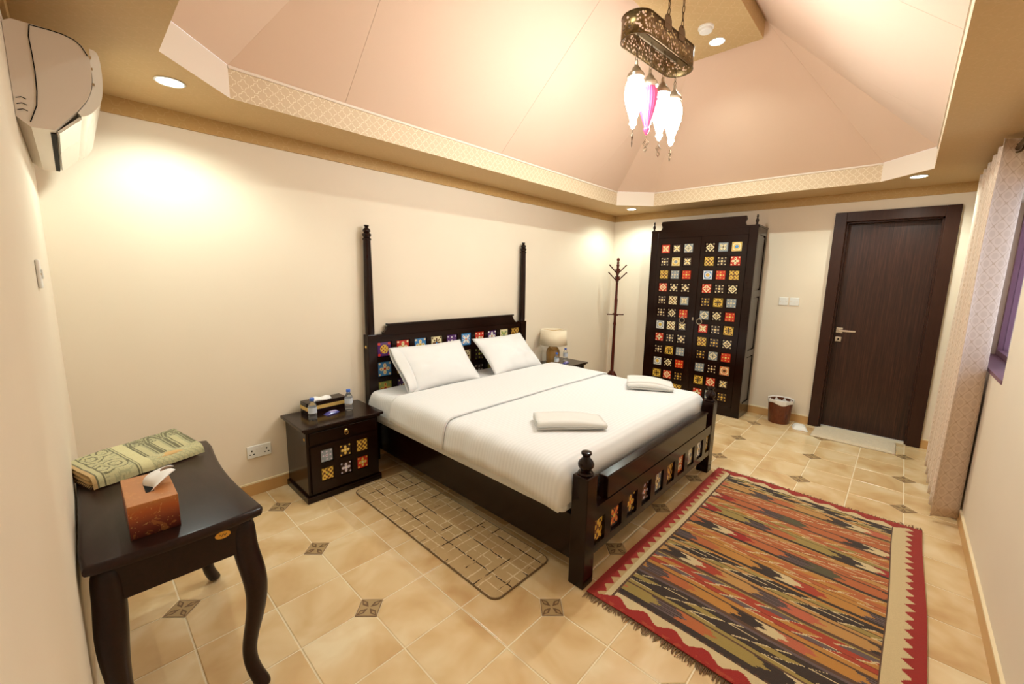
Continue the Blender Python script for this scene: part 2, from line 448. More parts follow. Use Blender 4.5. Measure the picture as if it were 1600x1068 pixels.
# --- walls
struct(obj('wall_left', MB().box(-T, L + T, 0, T, 0, ZS + .2), WALL))
struct(obj('wall_front', MB().box(-T, 0, -W - T, 0, 0, ZS + .2), WALL))
DY0, DY1, DZ = -2.515, -3.392, 2.232          # door frame outside
DW = .095
wb = MB().box(L, L + T, DY0, 0, 0, ZS + .2).box(L, L + T, -W - T, DY1, 0, ZS + .2).box(L, L + T, DY1, DY0, DZ - .02, ZS + .2)
struct(obj('wall_back', wb, WALL))
WX0, WX1, WZ0, WZ1 = 3.465, 4.80, 1.005, 2.12  # window opening
wr = MB().box(-T, WX0, -W - .2, -W, 0, ZS + .2).box(WX1, L + T, -W - .2, -W, 0, ZS + .2).box(WX0, WX1, -W - .2, -W, 0, WZ0).box(WX0, WX1, -W - .2, -W, WZ1, ZS + .2)
struct(obj('wall_right', wr, WALL))
# baseboards with a pale top edge
def baseboard(name, segs, axis, at, sgn):
    m = MB(); t = MB()
    for a, b in segs:
        if axis == 'x': m.box(a, b, at, at + sgn * .011, 0, .082); t.box(a, b, at, at + sgn * .012, .082, .092)
        else: m.box(at, at + sgn * .011, a, b, 0, .082); t.box(at, at + sgn * .012, a, b, .082, .092)
    o = struct(obj(name, m, BASEB)); obj('edge_strip', t, BASET, o); return o
baseboard('baseboard_left', [(0, L)], 'x', 0, -1)
baseboard('baseboard_front', [(-.012, -W + .012)], 'y', 0, 1)
baseboard('baseboard_back', [(-.012, DY0 + .001), (DY1 - .001, -W + .012)], 'y', L, -1)
baseboard('baseboard_right', [(0, L)], 'x', -W, 1)

# --- ceiling: soffit ring
octo = [(IX0 + CH, IY0), (IX1 - CH, IY0), (IX1, IY0 - CH), (IX1, IY1 + CH), (IX1 - CH, IY1), (IX0 + CH, IY1), (IX0, IY1 + CH), (IX0, IY0 - CH)]
outer = [(0, 0), (L, 0), (L, -W), (0, -W)]
m = MB()
vs_ = [(*p, ZS) for p in octo] + [(*p, ZS) for p in outer]
# octo idx 0..7 clockwise from W1 side; outer 8..11
fs = [(8, 9, 1, 0), (9, 2, 1), (9, 10, 3, 2), (10, 4, 3), (10, 11, 5, 4), (11, 6, 5), (11, 8, 7, 6), (8, 0, 7)]
m.add(vs_, fs)
me = m.mesh('ceiling', SOFFIT, fix=False); box_uv(me)
ceil = struct(obj('ceiling', me, None))
# fascia pieces between soffit and tent
k = 0
for i in range(8):
    a, b = octo[i], octo[(i + 1) % 8]; cham = i % 2 == 1
    nrm = Vector((-(b[1] - a[1]), b[0] - a[0])); ctr = Vector((2.7, -1.8))
    if nrm.dot(Vector(a) - ctr) < 0: nrm = -nrm
    nrm.normalize(); o_ = nrm * .012
    m = MB().add([(*a, ZS), (*b, ZS), (*b, ZF), (*a, ZF), (a[0] + o_.x, a[1] + o_.y, ZS + .012), (b[0] + o_.x, b[1] + o_.y, ZS + .012), (b[0] + o_.x, b[1] + o_.y, ZF), (a[0] + o_.x, a[1] + o_.y, ZF)],
                 [(0, 1, 2, 3), (5, 4, 7, 6), (0, 4, 5, 1), (3, 2, 6, 7), (0, 3, 7, 4), (1, 5, 6, 2)])
    me = m.mesh('fascia_board', CHAMF if cham else FASCIA); box_uv(me)
    k += 1; o = struct(obj('trim_%d' % k, me, None))
    if not cham:   # thin pale bead on the top edge
        q = nrm * -.006
        bd = MB().add([(a[0], a[1], ZF - .014), (b[0], b[1], ZF - .014), (b[0], b[1], ZF), (a[0], a[1], ZF), (a[0] + q.x, a[1] + q.y, ZF - .014), (b[0] + q.x, b[1] + q.y, ZF - .014), (b[0] + q.x, b[1] + q.y, ZF), (a[0] + q.x, a[1] + q.y, ZF)],
                      [(0, 1, 2, 3), (5, 4, 7, 6), (0, 4, 5, 1), (3, 2, 6, 7), (0, 3, 7, 4), (1, 5, 6, 2)])
        obj('edge_bead', bd, CHAMF, o)
# wallpaper border on the walls under the soffit
bords = [MB().box(0, L, -.012, 0, ZT, ZS), MB().box(L - .012, L, -W, -.012, ZT, ZS), MB().box(0, .012, -W, -.012, ZT, ZS), MB().box(.012, L - .012, -W, -W + .012, ZT, ZS)]
for m in bords:
    k += 1; me = m.mesh('border', TRIMP); box_uv(me); struct(obj('trim_%d' % k, me, None))
# tent slopes: fabric strips
tb = [(BX0, BY0), (BX1, BY0), (BX1, BY1), (BX0, BY1)]
corner_of = {0: 0, 1: 1, 2: 1, 3: 2, 4: 2, 5: 3, 6: 3, 7: 0}
def slope_polys():
    for i in range(8):
        a, b = octo[i], octo[(i + 1) % 8]; ca, cb = corner_of[i], corner_of[(i + 1) % 8]
        p = [Vector((*a, ZF)), Vector((*b, ZF))]
        p += [Vector((*tb[ca], BT))] if ca == cb else [Vector((*tb[cb], BT)), Vector((*tb[ca], BT))]
        yield i, p
def cut(poly, ax, lo, hi):
    for f in (lambda q: q[ax] - lo, lambda q: hi - q[ax]):
        out = []
        for i in range(len(poly)):
            a, b = poly[i], poly[(i + 1) % len(poly)]; fa, fb = f(a), f(b)
            if fa >= 0: out.append(a)
            if fa * fb < 0: out.append(a.lerp(b, fa / (fa - fb)))
        poly = out
        if len(poly) < 3: return []
    return poly
back = MB()
for i, p in slope_polys():
    back.add([(q.x, q.y, q.z + .03) for q in p], [tuple(range(len(p)))])
    if i % 2: strips = [(0, -9, 9)]
    elif i in (0, 4): strips = [(0, -9, 1.345), (0, 1.345, 2.715), (0, 2.715, 4.085), (0, 4.085, 9)]
    else: strips = [(1, -9, 9)]
    for ax, lo, hi in strips:
        q = cut(p, ax, lo + .0005, hi - .0005)
        if len(q) < 3: continue
        c = sum(q, Vector()) / len(q); n = (q[1] - q[0]).cross(q[2] - q[0]).normalized()
        if n.z > 0: n = -n
        q = [c + (v - c) * (1 - .0008 / max((v - c).length, .05)) for v in q]
        nq = len(q); up = -n * .012
        mm = MB().add(q + [v + up for v in q], [tuple(range(nq)), tuple(range(2 * nq - 1, nq - 1, -1))] + [(j, (j + 1) % nq, (j + 1) % nq + nq, j + nq) for j in range(nq)])
        obj('fabric_panel', mm, TENT, ceil)
back.box(BX0 - .1, BX1 + .1, BY1 - .1, BY0 + .1, BT + .028, BT + .06)
obj('tent_light_block', back, TENT, ceil)  # unseen sheet added over the fabric to block sky light at the seams
me = MB().box(BX0, BX1, BY1, BY0, BZ, BT + .02).mesh('ridge_box', BOXP); box_uv(me)
struct(obj('trim_%d' % (k + 1), me, None))

# --- door in the far wall
d1 = bpy.data.objects.new('door_1', None); COL.objects.link(d1); struct(d1); d1.location = (L, (DY0 + DY1) / 2, 0)
yl = (DY0 - DY1) / 2; fx0, fx1 = -.028, T
obj('door_frame', MB().box(fx0, fx1, yl - DW, yl, 0, DZ).box(fx0, fx1, -yl, -yl + DW, 0, DZ).box(fx0, fx1, -yl + DW, yl - DW, DZ - DW, DZ), FRAMEW, d1, bevel=.004)
obj('door_stop', MB().box(.012, .087, yl - DW - .014, yl - DW, 0, DZ - DW).box(.012, .087, -yl + DW, -yl + DW + .014, 0, DZ - DW).box(.012, .087, -yl + DW, yl - DW, DZ - DW - .014, DZ - DW), FRAMEW, d1)
leaf = obj('door_leaf', MB().box(.055, .085, -yl + DW + .002, yl - DW - .002, .006, DZ - DW - .002), WENGE, d1, loc=(.032, 0, 0))
hy = yl - DW - .055
hd = obj('door_handle', MB().box(.045, .056, hy - .028, hy + .028, 1.02, 1.076).tube([(.05, hy, 1.048), (.005, hy, 1.048)], .009, 10).box(-.004, .010, hy - .135, hy + .008, 1.038, 1.058), CHROME, leaf, bevel=.002)
obj('lock_plate', MB().box(.047, .056, hy - .026, hy + .026, .93, .978), CHROME, leaf, bevel=.002)
obj('keyhole', MB().box(.0455, .0475, hy - .006, hy + .006, .942, .966), BLACK, leaf)
# --- window in the right wall
w1 = bpy.data.objects.new('window_1', None); COL.objects.link(w1); struct(w1); w1.location = ((WX0 + WX1) / 2, -W - .14, WZ0)
hw, hh = (WX1 - WX0) / 2, WZ1 - WZ0
obj('window_frame', MB().box(-hw, hw, -.03, .03, 0, .06).box(-hw, hw, -.03, .03, hh - .05, hh).box(-hw, -hw + .05, -.03, .03, .06, hh - .05).box(hw - .05, hw, -.03, .03, .06, hh - .05).box(-.03, .03, -.03, .03, .06, hh - .05), PURPLE, w1)
obj('window_sill', MB().box(-hw, hw, .03, .145, 0, .022), PURPLE, w1)
for sx in (-1, 1): obj('pane', MB().box(min(sx * .03, sx * (hw - .05)), max(sx * .03, sx * (hw - .05)), -.004, .004, .06, hh - .05), GLASS, w1)
obj('window_latch', MB().box(-hw + .052, -hw + .075, .03, .05, .42, .55), BLACK, w1)

# ================================================================== shared small parts
UNIT = MB().box(-.5, .5, -.5, .5, 0, 1)
_um = {}
def tile(parent, spec, M):
    """a glazed tile: unit slab scaled into place. M local matrix"""
    mt = tile_mat(*spec)
    if mt.name not in _um:
        u = MB(); c = .47
        u.add([(-.5, -.5, 0), (.5, -.5, 0), (.5, .5, 0), (-.5, .5, 0), (-.5, -.5, .7), (.5, -.5, .7), (.5, .5, .7), (-.5, .5, .7), (-c, -c, 1), (c, -c, 1), (c, c, 1), (-c, c, 1)],
              [(3, 2, 1, 0), (0, 1, 5, 4), (1, 2, 6, 5), (2, 3, 7, 6), (3, 0, 4, 7), (4, 5, 9, 8), (5, 6, 10, 9), (6, 7, 11, 10), (7, 4, 8, 11), (8, 9, 10, 11)])
        _um[mt.name] = u.mesh('painted_tile', mt)
    o = bpy.data.objects.new('painted_tile', _um[mt.name]); COL.objects.link(o); o.parent = parent; o.matrix_basis = M; return o
def tm_y(x, y, z, w, h, t):      # tile facing -y
    return Matrix(((w, 0, 0, x), (0, 0, -t, y), (0, h, 0, z), (0, 0, 0, 1)))
def tm_x(x, y, z, w, h, t):      # tile facing -x
    return Matrix(((0, 0, -t, x), (-w, 0, 0, y), (0, h, 0, z), (0, 0, 0, 1)))
def lattice(m, us, vs2, ow, oh, u0, u1, v0, v1, put):
    """boxes around rectangular openings centred on us x vs2; put(u0,u1,v0,v1)"""
    vs2 = sorted(vs2); us = sorted(us)
    edges = [v0] + sum([[v - oh / 2, v + oh / 2] for v in vs2], []) + [v1]
    for a, b in zip(edges[::2], edges[1::2]): put(u0, u1, a, b)
    for v in vs2:
        e = [u0] + sum([[u - ow / 2, u + ow / 2] for u in us], []) + [u1]
        for a, b in zip(e[::2], e[1::2]): put(a, b, v - oh / 2, v + oh / 2)
C_, Dk = 'cream', 'dark'
t_ = {'rs': ('red', C_, 'yellow', 'star'), 'ds': (Dk, C_, 'yellow', 'star'), 'gd': ('grey', C_, Dk, 'diamond'), 'dd': (Dk, C_, 'yellow', 'dots'), 'yb': ('yellow', C_, 'grey', 'sun'),
      'yo': ('yellow', 'brown', 'brown', 'ornate'), 'gf': ('grey', C_, 'grey', 'dots'), 'rf': ('red', 'yellow', C_, 'dots'), 'rd': ('red', C_, 'red', 'diamond'), 'df': (Dk, C_, 'brown', 'flower'),
      'cy': (C_, 'brown', 'yellow', 'ornate'), 'cd': (Dk, C_, 'brown', 'diamond'), 'gy': ('grey', 'white', 'yellow', 'sun'), 'yc': ('yellow', Dk, Dk, 'cross'), 'dy': (Dk, 'yellow', 'yellow', 'dots'),
      'gs': ('grey', C_, Dk, 'star'), 'cb': (C_, 'yellow', 'blue', 'sun'), 'by': ('blue', 'white', 'yellow', 'sun'), 'rw': ('red', C_, 'brown', 'flower'), 'oc': (C_, 'orange', 'brown', 'sun')}

# ================================================================== bed
bed = thing('bed', 'dark wooden bed with tall head posts and painted tile panels', 'bed', (2.58, -1.08, 0))
bl = Vector((2.58, -1.08, 0))
class LB(MB):   # mesh in world coordinates, stored relative to an origin
    def __init__(s, o): super().__init__(); s.o = Vector(o)
    def mesh(s, *a, **k): s.v = [(p[0] - s.o.x, p[1] - s.o.y, p[2] - s.o.z) for p in s.v]; return super().mesh(*a, **k)
def arc(cx, cz, r, a0, a1, n=5): return [(cx + r * math.cos(a0 + (a1 - a0) * i / n), cz + r * math.sin(a0 + (a1 - a0) * i / n)) for i in range(n + 1)]
HX0, HX1 = 1.632, 3.515
hbp = [(1.70, .30), (3.44, .30), (3.44, 1.045)] + [(3.375, 1.045)] + arc(3.385, 1.105, .048, -PI / 2 - .2, -PI, 4) + [(3.325, 1.10), (3.325, 1.118), (1.835, 1.118), (1.835, 1.10)] + arc(1.770, 1.105, .048, 0, -PI / 2 + .2, 4) + [(1.785, 1.045), (1.70, 1.045)]
hb = obj('headboard', LB(bl).prism(hbp, 1, -.025, -.052), DARKX, bed)
hcols = [1.783 + .1752 * i for i in range(10)]; hrows = [.922, .757, .592]
lm = LB(bl); lattice(lm, hcols, hrows, .128, .128, 1.70, 3.44, .30, 1.03, lambda a, b, c, d: lm.box(a, b, -.052, -.070, c, d))
obj('lattice', lm, DARKX, hb)
cm = LB(bl).box(1.822, 3.338, -.018, -.064, 1.116, 1.130)
obj('cap_moulding', cm, DARKX, hb, bevel=.004)
hrow1 = [('purple', 'yellow', 'red', 'disc'), ('red', C_, 'yellow', 'flower'), ('blue', C_, 'yellow', 'flower'), (C_, 'brown', 'blue', 'cross'), ('purple', 'lilac', 'white', 'dots'), ('blue', 'white', 'orange', 'star'), ('red', C_, C_, 'dots'),
         ('purple', 'white', 'orange', 'flower'), (C_, 'green', 'grey', 'star'), ('gold', 'brown', 'yellow', 'ornate')]
hrow2 = [('blue', C_, 'red', 'flower'), ('yellow', 'brown', 'red', 'star'), ('red', C_, 'yellow', 'star'), ('blue', 'white', 'yellow', 'dots'), ('green', 'yellow', 'red', 'flower'), (C_, 'brown', 'blue', 'cross'), (Dk, 'green', 'yellow', 'dots'), ('purple', C_, 'red', 'star'), ('blue', C_, 'yellow', 'flower'), ('red', C_, 'yellow', 'diamond')]
hrow3 = [('green', 'yellow', 'red', 'flower'), ('purple', C_, 'red', 'dots'), ('gold', 'brown', 'red', 'cross'), ('blue', 'white', 'red', 'star'), ('red', C_, 'yellow', 'flower'), ('yellow', 'brown', 'brown', 'ornate'), (Dk, 'white', 'blue', 'dots'), ('green', 'yellow', 'red', 'star'), ('red', C_, 'yellow', 'dots'), ('blue', C_, 'yellow', 'star')]
for z, row in zip(hrows, (hrow1, hrow2, hrow3)):
    for x, sp in zip(hcols, row): tile(hb, sp, Matrix.Translation(-bl) @ tm_y(x, -.052, z, .120, .120, .010))
fin = [(.038, 0), (.040, .006), (.036, .014), (.024, .018), (.026, .024), (.038, .040), (.040, .054), (.033, .070), (.020, .084), (.017, .092), (.023, .099), (.027, .106), (.025, .114), (.012, .119)]
for x in (1.668, 3.478):
    hp = obj('head_post', LB(bl).box(x - .038, x + .038, -.012, -.088, 0, 1.052), DARK, bed, bevel=.004)
    s = [(.034, 1.052), (.036, 1.07), (.035, 1.25), (.032, 1.55), (.028, 1.785), (.033, 1.79), (.033, 1.80), (.024, 1.808), (.033, 1.822), (.034, 1.834), (.022, 1.846), (.030, 1.856), (.027, 1.868), (.014, 1.882), (.012, 1.886), (.019, 1.893), (.017, 1.902)]
    obj('turned_spire', LB(bl).lathe(s, (x, -.05, 0), 14), DARK, hp, smooth='auto')
dot = MB().lathe([(.0125, -.001), (.0125, .002)], (0, 0, 0), 14)
obj('round_sticker', dot, GOLDT, bed, loc=(1.630 - bl.x, -.05 - bl.y, .955), rot=(0, -PI / 2, 0))
# footboard
fbp = [(1.755, .155), (3.425, .155), (3.425, .405), (3.36, .405)] + arc(3.345, .455, .05, -PI / 2 + .3, -PI + .9, 3)[:2] + [(3.325, .50), (3.325, .522), (1.855, .522), (1.855, .50), (1.835, .42), (1.82, .405), (1.755, .405)]
fb = obj('footboard', LB(bl).prism(fbp, 1, -2.082, -2.108), DARKX, bed)
fcols = [1.787 + .1788 * i for i in range(10)]
lm = LB(bl); lattice(lm, [x for x in fcols], [.265], .118, .135, 1.722, 3.425, .155, .405, lambda a, b, c, d: lm.box(max(a, 1.745), max(b, 1.745), -2.108, -2.132, c, d))
obj('lattice', lm, DARKX, fb)
obj('upper_panel', LB(bl).prism([(1.865, .405), (3.315, .405), (3.315, .520), (1.865, .520)], 1, -2.108, -2.128), DARKX, fb, bevel=.003)
obj('cap_moulding', LB(bl).box(1.848, 3.332, -2.076, -2.132, .520, .533), DARKX, fb, bevel=.005)
frow = [('yellow', 'brown', 'brown', 'ornate'), (Dk, 'orange', 'yellow', 'star'), (Dk, 'yellow', 'orange', 'flower'), (Dk, 'lilac', 'orange', 'dots'), ('grey', C_, Dk, 'flower'), ('gold', 'brown', 'yellow', 'ornate'), ('orange', C_, 'red', 'star'), (C_, 'grey', 'brown', 'flower'), ('grey', 'white', 'yellow', 'ornate'), ('gold', C_, 'brown', 'cross')]
for x, sp in zip(fcols, frow): tile(fb, sp, Matrix.Translation(-bl) @ tm_y(x, -2.108, .265, .112, .130, .010))
for x in (1.703, 3.478):
    fp = obj('foot_post', LB(bl).box(x - .045, x + .045, -2.045, -2.135, 0, .585), DARK, bed, bevel=.005)
    obj('turned_finial', LB(bl).lathe(fin, (x, -2.09, .585), 16), DARK, fp, smooth='auto')
for x0, x1 in ((1.678, 1.706), (3.475, 3.503)):
    obj('side_rail', LB(bl).box(x0, x1, -.088, -2.045, .115, .360), DARK, bed, bevel=.004)
obj('platform', LB(bl).box(1.706, 3.475, -.07, -2.08, .33, .362), DARK, bed)
obj('centre_beam', LB(bl).box(2.56, 2.62, -.088, -2.082, .10, .33), DARK, bed)

# mattress, duvet, pillows
def rbox_surface(x0, x1, y0, y1, ztop, hem, r, fy0, fy1, nu=70, nv=70, amp=.004, seed=0., off=0.):
    """draped sheet: cross-section along x with rounded shoulders; fy0/fy1: round the head/foot ends down"""
    P = []; 
    def prof(H, hm):
        pts = [(x0 - .012, hm), (x0 - .010, hm + (H - hm) * .3), (x0, max(hm, H - r))]
        pts += [(x0 + r - r * math.cos(a), max(hm, H - r + r * math.sin(a))) for a in (PI / 8, PI / 4, 3 * PI / 8, PI / 2)]
        n = 24
        pts += [(x0 + r + (x1 - x0 - 2 * r) * i / n, H) for i in range(1, n)]
        pts += [(x1 - r + r * math.cos(a), max(hm, H - r + r * math.sin(a))) for a in (PI / 2, 3 * PI / 8, PI / 4, PI / 8)]
        pts += [(x1, max(hm, H - r)), (x1 + .010, hm + (H - hm) * .3), (x1 + .012, hm)]
        return pts
    m = MB(); rows = []
    ys = [y0 + (y1 - y0) * i / nv for i in range(nv + 1)]
    for y in ys:
        H = ztop; dz = 0
        if fy1 and y < y1 + fy1:
            t = 1 - (y - y1) / fy1; H = ztop - fy1 * (1 - math.sqrt(max(0, 1 - t * t)))
        if fy0 and y > y0 - fy0:
            t = 1 - (y0 - y) / fy0; H = ztop - fy0 * (1 - math.sqrt(max(0, 1 - t * t)))
        hm = hem(y) if callable(hem) else hem
        rows.append((y, prof(H, min(hm, H - .01))))
    if fy1: rows.append((y1 - .006, [(x, min(z, max(.43, z - .14))) for x, z in rows[-1][1]]))
    n = len(rows[0][1]); uv = []
    for y, pr in rows:
        s = 0; px = None
        for i, (x, z) in enumerate(pr):
            if px: s += math.hypot(x - px[0], z - px[1])
            px = (x, z)
            side = 1 if (i < 6 or i > n - 7) else 0
            d = noise.noise((x * 3.1 + seed, y * 3.1, z * 4)) * amp + noise.noise((x * 9 + seed, y * 9, z * 9)) * amp * .4
            dx = 0
            if side: dx = (noise.noise((y * 7 + seed, z * 3, 4.)) * .012 + .004 * math.sin(y * 31 + seed)) * (1 if i > 10 else -1)
            m.v.append((x + dx + (off if i > 10 else -off) * side, y, z + d * (0 if side and i in (0, n - 1) else 1) + off)); uv.append((y, s))
    for j in range(len(rows) - 1):
        for i in range(n - 1):
            a = j * n + i; m.f.append((a, a + 1, a + n + 1, a + n))
    m.uv = uv; return m
mo = Vector((2.56, -1.07, .362))
def shifted(m, o): m.v = [(p[0] - o[0], p[1] - o[1], p[2] - o[2]) for p in m.v]; return m
mat_ = thing('mattress', 'thick mattress with white fitted sheet showing beside the pillows', 'mattress', mo)
core = MB().box(1.625, 3.505, -2.020, -.100, .362, .585)
obj('core', shifted(core, mo), LINEN, mat_, bevel=.03)
fsh = obj('fitted_sheet', shifted(rbox_surface(1.612, 3.518, -.098, -2.022, .612, lambda y: .40 + .05 * min(1, max(0, (-y - .1) / .6)), .055, .05, .05, seed=3.), mo), LINEN, mat_, smooth=True)
duv = thing('duvet', 'white striped duvet spread over the bed with its top folded back', 'duvet', (2.56, -1.3, .62)); do = Vector((2.56, -1.3, .62))
def hem(y):
    return .448 - .012 * math.sin(y * 5) - (.03 * max(0, (-y - 1.75) / .3))
d_ = obj('cover', shifted(rbox_surface(1.592, 3.536, -.505, -2.026, .624, hem, .07, 0, .075, nv=90, amp=.006, seed=1.), do), LINEN, duv, smooth=True)
md = d_.modifiers.new('thick', 'SOLIDIFY'); md.thickness = .010; md.offset = 1
b_ = obj('turned_back_band', shifted(rbox_surface(1.586, 3.542, -.495, -1.13, .634, lambda y: hem(y) + .004, .072, 0, 0, nv=40, amp=.006, seed=1., off=.004), do), LINEN, duv, smooth=True)
md = b_.modifiers.new('thick', 'SOLIDIFY'); md.thickness = .012; md.offset = 1
def pillow_mesh(w, h, t, seed):
    m = MB(); N = 28
    def pt(u, v, sg):
        a, b = 2 * u - 1, 2 * v - 1
        ea = 1 - .075 * (1 - a * a) ; eb = 1 - .065 * (1 - b * b)
        th = (max(0, 1 - abs(a) ** 2.6) ** .75) * (max(0, 1 - abs(b) ** 2.4) ** .75)
        n = noise.noise((a * 1.7 + seed, b * 1.7, sg)) * .022 + noise.noise((a * 4 + seed, b * 4, sg)) * .010 + .006 * math.sin(7 * a - 5 * b + seed) * abs(a * b)
        return (a * w / 2 * eb, b * h / 2 * ea, sg * (t / 2 * th + n * th))
    for sg in (1, -1): m.grid(lambda u, v: pt(u, v, sg), N, N)
    return m
def pillow(x, y, z, rx, rz, roll, label, seed, flange=False):
    p = thing('pillow', label, 'pillow', (x, y, z), 0, 'bed pillows'); p.rotation_euler = (rx, roll, rz)
    me = pillow_mesh(.72, .46, .19, seed).mesh('pillow', PILLOW, True)
    bm = bmesh.new(); bm.from_mesh(me); bmesh.ops.remove_doubles(bm, verts=bm.verts, dist=.0005); bmesh.ops.recalc_face_normals(bm, faces=bm.faces); bm.to_mesh(me); bm.free()
    obj('stuffed_case', me, None, p)
    if flange:
        def fn(u, v):
            a = -PI / 2 + 2 * PI * u; s = v
            return (-.305 - .075 * s, .205 * (1 + .06 * s) * math.cos(a) , (.055 - .03 * s) * math.sin(a) + .012 * math.sin(a * 3 + 1) * s)
        f = obj('open_hem', MB().grid(fn, 40, 6), PILLOW, p, smooth=True); md = f.modifiers.new('t', 'SOLIDIFY'); md.thickness = .003
    return p
pillow(2.155, -.300, .782, math.radians(45), math.radians(-1), 0, 'white pillow with open case end leaning on headboard by the tissue-box nightstand', 0., True)
pillow(3.015, -.305, .778, math.radians(44), math.radians(2), 0, 'white pillow leaning on headboard nearest the bedside lamp', 5.)

# folded towels on the bed
def towel(label, loc, rz, ln, wd_, layers, seed):
    t = thing('folded_towel', label, 'towel', loc, rz, 'white towels on the bed')
    # flattened spiral cross-section in local y-z, extruded along x
    th = .014; pts = []
    wdth = wd_
    z = th / 2
    for k in range(layers):
        y0, y1 = (-wdth / 2, wdth / 2) if k % 2 == 0 else (wdth / 2, -wdth / 2)
        sh = .006 * k
        for i in range(9): pts.append((y0 + (y1 - y0) * i / 8 * 1.0 + sh * (1 if k % 2 else -1) * 0, z + .004 * math.sin(i + k)))
        if k < layers - 1:
            c = y1; 
            for i in range(1, 5): pts.append((c + math.copysign(.011, y1) * math.sin(PI * i / 5), z + th * 1.15 * (1 - math.cos(PI * i / 5)) / 2))
        z += th * 1.15
    def ring(x, sc, dz):
        L1 = []; L2 = []
        for i, (y, zz) in enumerate(pts):
            a = pts[max(i - 1, 0)]; b = pts[min(i + 1, len(pts) - 1)]; d = Vector((b[0] - a[0], b[1] - a[1])).normalized(); n = Vector((-d.y, d.x)) * th / 2
            nz = noise.noise((x * 5 + seed, y * 6, zz * 8)) * .006
            w = sc(y)
            L1.append((x, (y + n.x) * w, max(.001, (zz + n.y + nz)) * dz)); L2.append((x, (y - n.x) * w, max(.0, (zz - n.y + nz)) * dz))
        return L1 + L2[::-1]
    rings = []
    for i in range(19):
        u = i / 18; x = -ln / 2 + ln * u
        rings.append(ring(x + .0, lambda y: 1 - .10 * u, 1. + .25 * math.sin(PI * min(1, u * 1.1)) - .25 * u ** 3))
    o = obj('folded_cloth', MB().sweep(rings), TERRY, t, smooth=True)
    return t
towel('white towel folded in a long flat bundle on the bed, near the runner mat side', (2.085, -1.715, .640), math.radians(-42), .42, .19, 3, 0.)
towel('white towel folded in a wedge on the bed, near the tiled wardrobe', (3.30, -1.66, .639), math.radians(-62), .36, .21, 4, 3.)

# ================================================================== nightstands
def nightstand():
    n = thing('nightstand', '', 'nightstand', (0, 0, 0), 0, 'bedside nightstands')
    hw_, dp = .255, .385
    obj('body', MB().box(-hw_, hw_, -dp, -.012, .045, .495), DARK, n, bevel=.003)
    obj('base_plinth', MB().box(-hw_ - .014, hw_ + .014, -dp - .016, -.012, 0, .045), DARK, n, bevel=.004)
    prof = [(-.012, .495), (-dp - .012, .495), (-dp - .020, .503), (-dp - .036, .512), (-dp - .036, .528), (-.012, .528)]
    tp = MB().box(-hw_ - .032, hw_ + .032, -dp - .036, -.012, .510, .530).box(-hw_ - .016, hw_ + .016, -dp - .018, -.012, .492, .510)
    obj('top', tp, DARKX, n, bevel=.005)
    dr = obj('drawer', MB().box(-hw_ + .02, hw_ - .02, -dp - .010, -dp, .40, .485), DARKX, n, bevel=.003)
    obj('knob', MB().lathe([(.005, 0), (.005, .006), (.013, .009), (.014, .016), (.008, .022)], (0, 0, 0), 14), BRASS, dr, smooth='auto', loc=(.005, -dp - .010, .452), rot=(PI / 2, 0, 0))
    ring = [(.013 * math.cos(a), 0, .013 * math.sin(a)) for a in [2 * PI * i / 16 for i in range(16)]]
    obj('ring_pull', MB().tube(ring, .0022, 6, True), BRASS, dr, smooth=True, loc=(.005, -dp - .030, .440))
    dw = obj('door', MB().box(-hw_ + .02, hw_ - .02, -dp - .004, -dp, .062, .388), DARKX, n)
    cols = [-.130, -.002, .122]; rows_ = [.308, .178]
    lm = MB(); lattice(lm, cols, rows_, .084, .092, -hw_ + .02, hw_ - .02, .062, .388, lambda a, b, c, d: lm.box(a, b, -dp - .018, -dp - .004, c, d))
    obj('lattice', lm, DARKX, dw)
    sp = [[('grey', 'lilac', 'brown', 'dots'), (Dk, 'yellow', C_, 'flower'), ('yellow', 'brown', 'brown', 'ornate')], [('yellow', 'brown', 'green', 'ornate'), (Dk, 'lilac', 'white', 'flower'), ('red', 'yellow', C_, 'flower')]]
    for z, r in zip(rows_, sp):
        for x, s in zip(cols, r): tile(dw, s, tm_y(x, -dp - .004, z, .080, .086, .009))
    obj('round_sticker', MB().lathe([(.010, -.001), (.010, .0015)], (0, 0, 0), 14), STICK, n, loc=(-hw_, -dp + .03, .44), rot=(0, -PI / 2, 0))
    return n
ns1 = nightstand(); ns1.location = (1.275, -.0, 0); ns1['label'] = 'dark tiled nightstand with brown and gold tissue box, beside the wall socket'
ns2 = copy_tree(ns1); ns2.location = (4.005, -.0, 0); ns2['label'] = 'dark nightstand carrying the bedside lamp, beyond the far side of the bed'

# things on the nightstands
def bottle():
    b = thing('water_bottle', '', 'bottle', (0, 0, 0), 0, 'small water bottles')
    obj('bottle_body', MB().lathe([(.024, 0), (.028, .004), (.028, .03), (.0265, .034), (.028, .038), (.028, .095), (.026, .105), (.018, .122), (.0125, .130), (.0125, .137)], (0, 0, 0), 20), WATERB, b, smooth='auto')
    obj('paper_label', MB().lathe([(.0286, .052), (.0286, .092)], (0, 0, 0), 20, False), LABELB, b, smooth=True)
    cp = obj('cap', MB().lathe([(.0145, .137), (.0150, .139), (.0150, .153), (.0135, .156)], (0, 0, 0), 18), CAPB, b, smooth='auto'); return b
bt = bottle()
spots = [(1.118, -.262, .53, 'small water bottle before the dark tissue box, at the end nearer the wall socket'), (1.395, -.215, .53, 'small water bottle before the dark tissue box, at the end nearer the bed'),
         (3.815, -.300, .53, 'small water bottle right in front of the amber lamp base'), (4.150, -.180, .53, 'small water bottle standing beside the bedside lamp in the clear')]
for i, (x, y, z, lb) in enumerate(spots):
    o = bt if i == 0 else copy_tree(bt); o.location = (x, y, z); o['label'] = lb
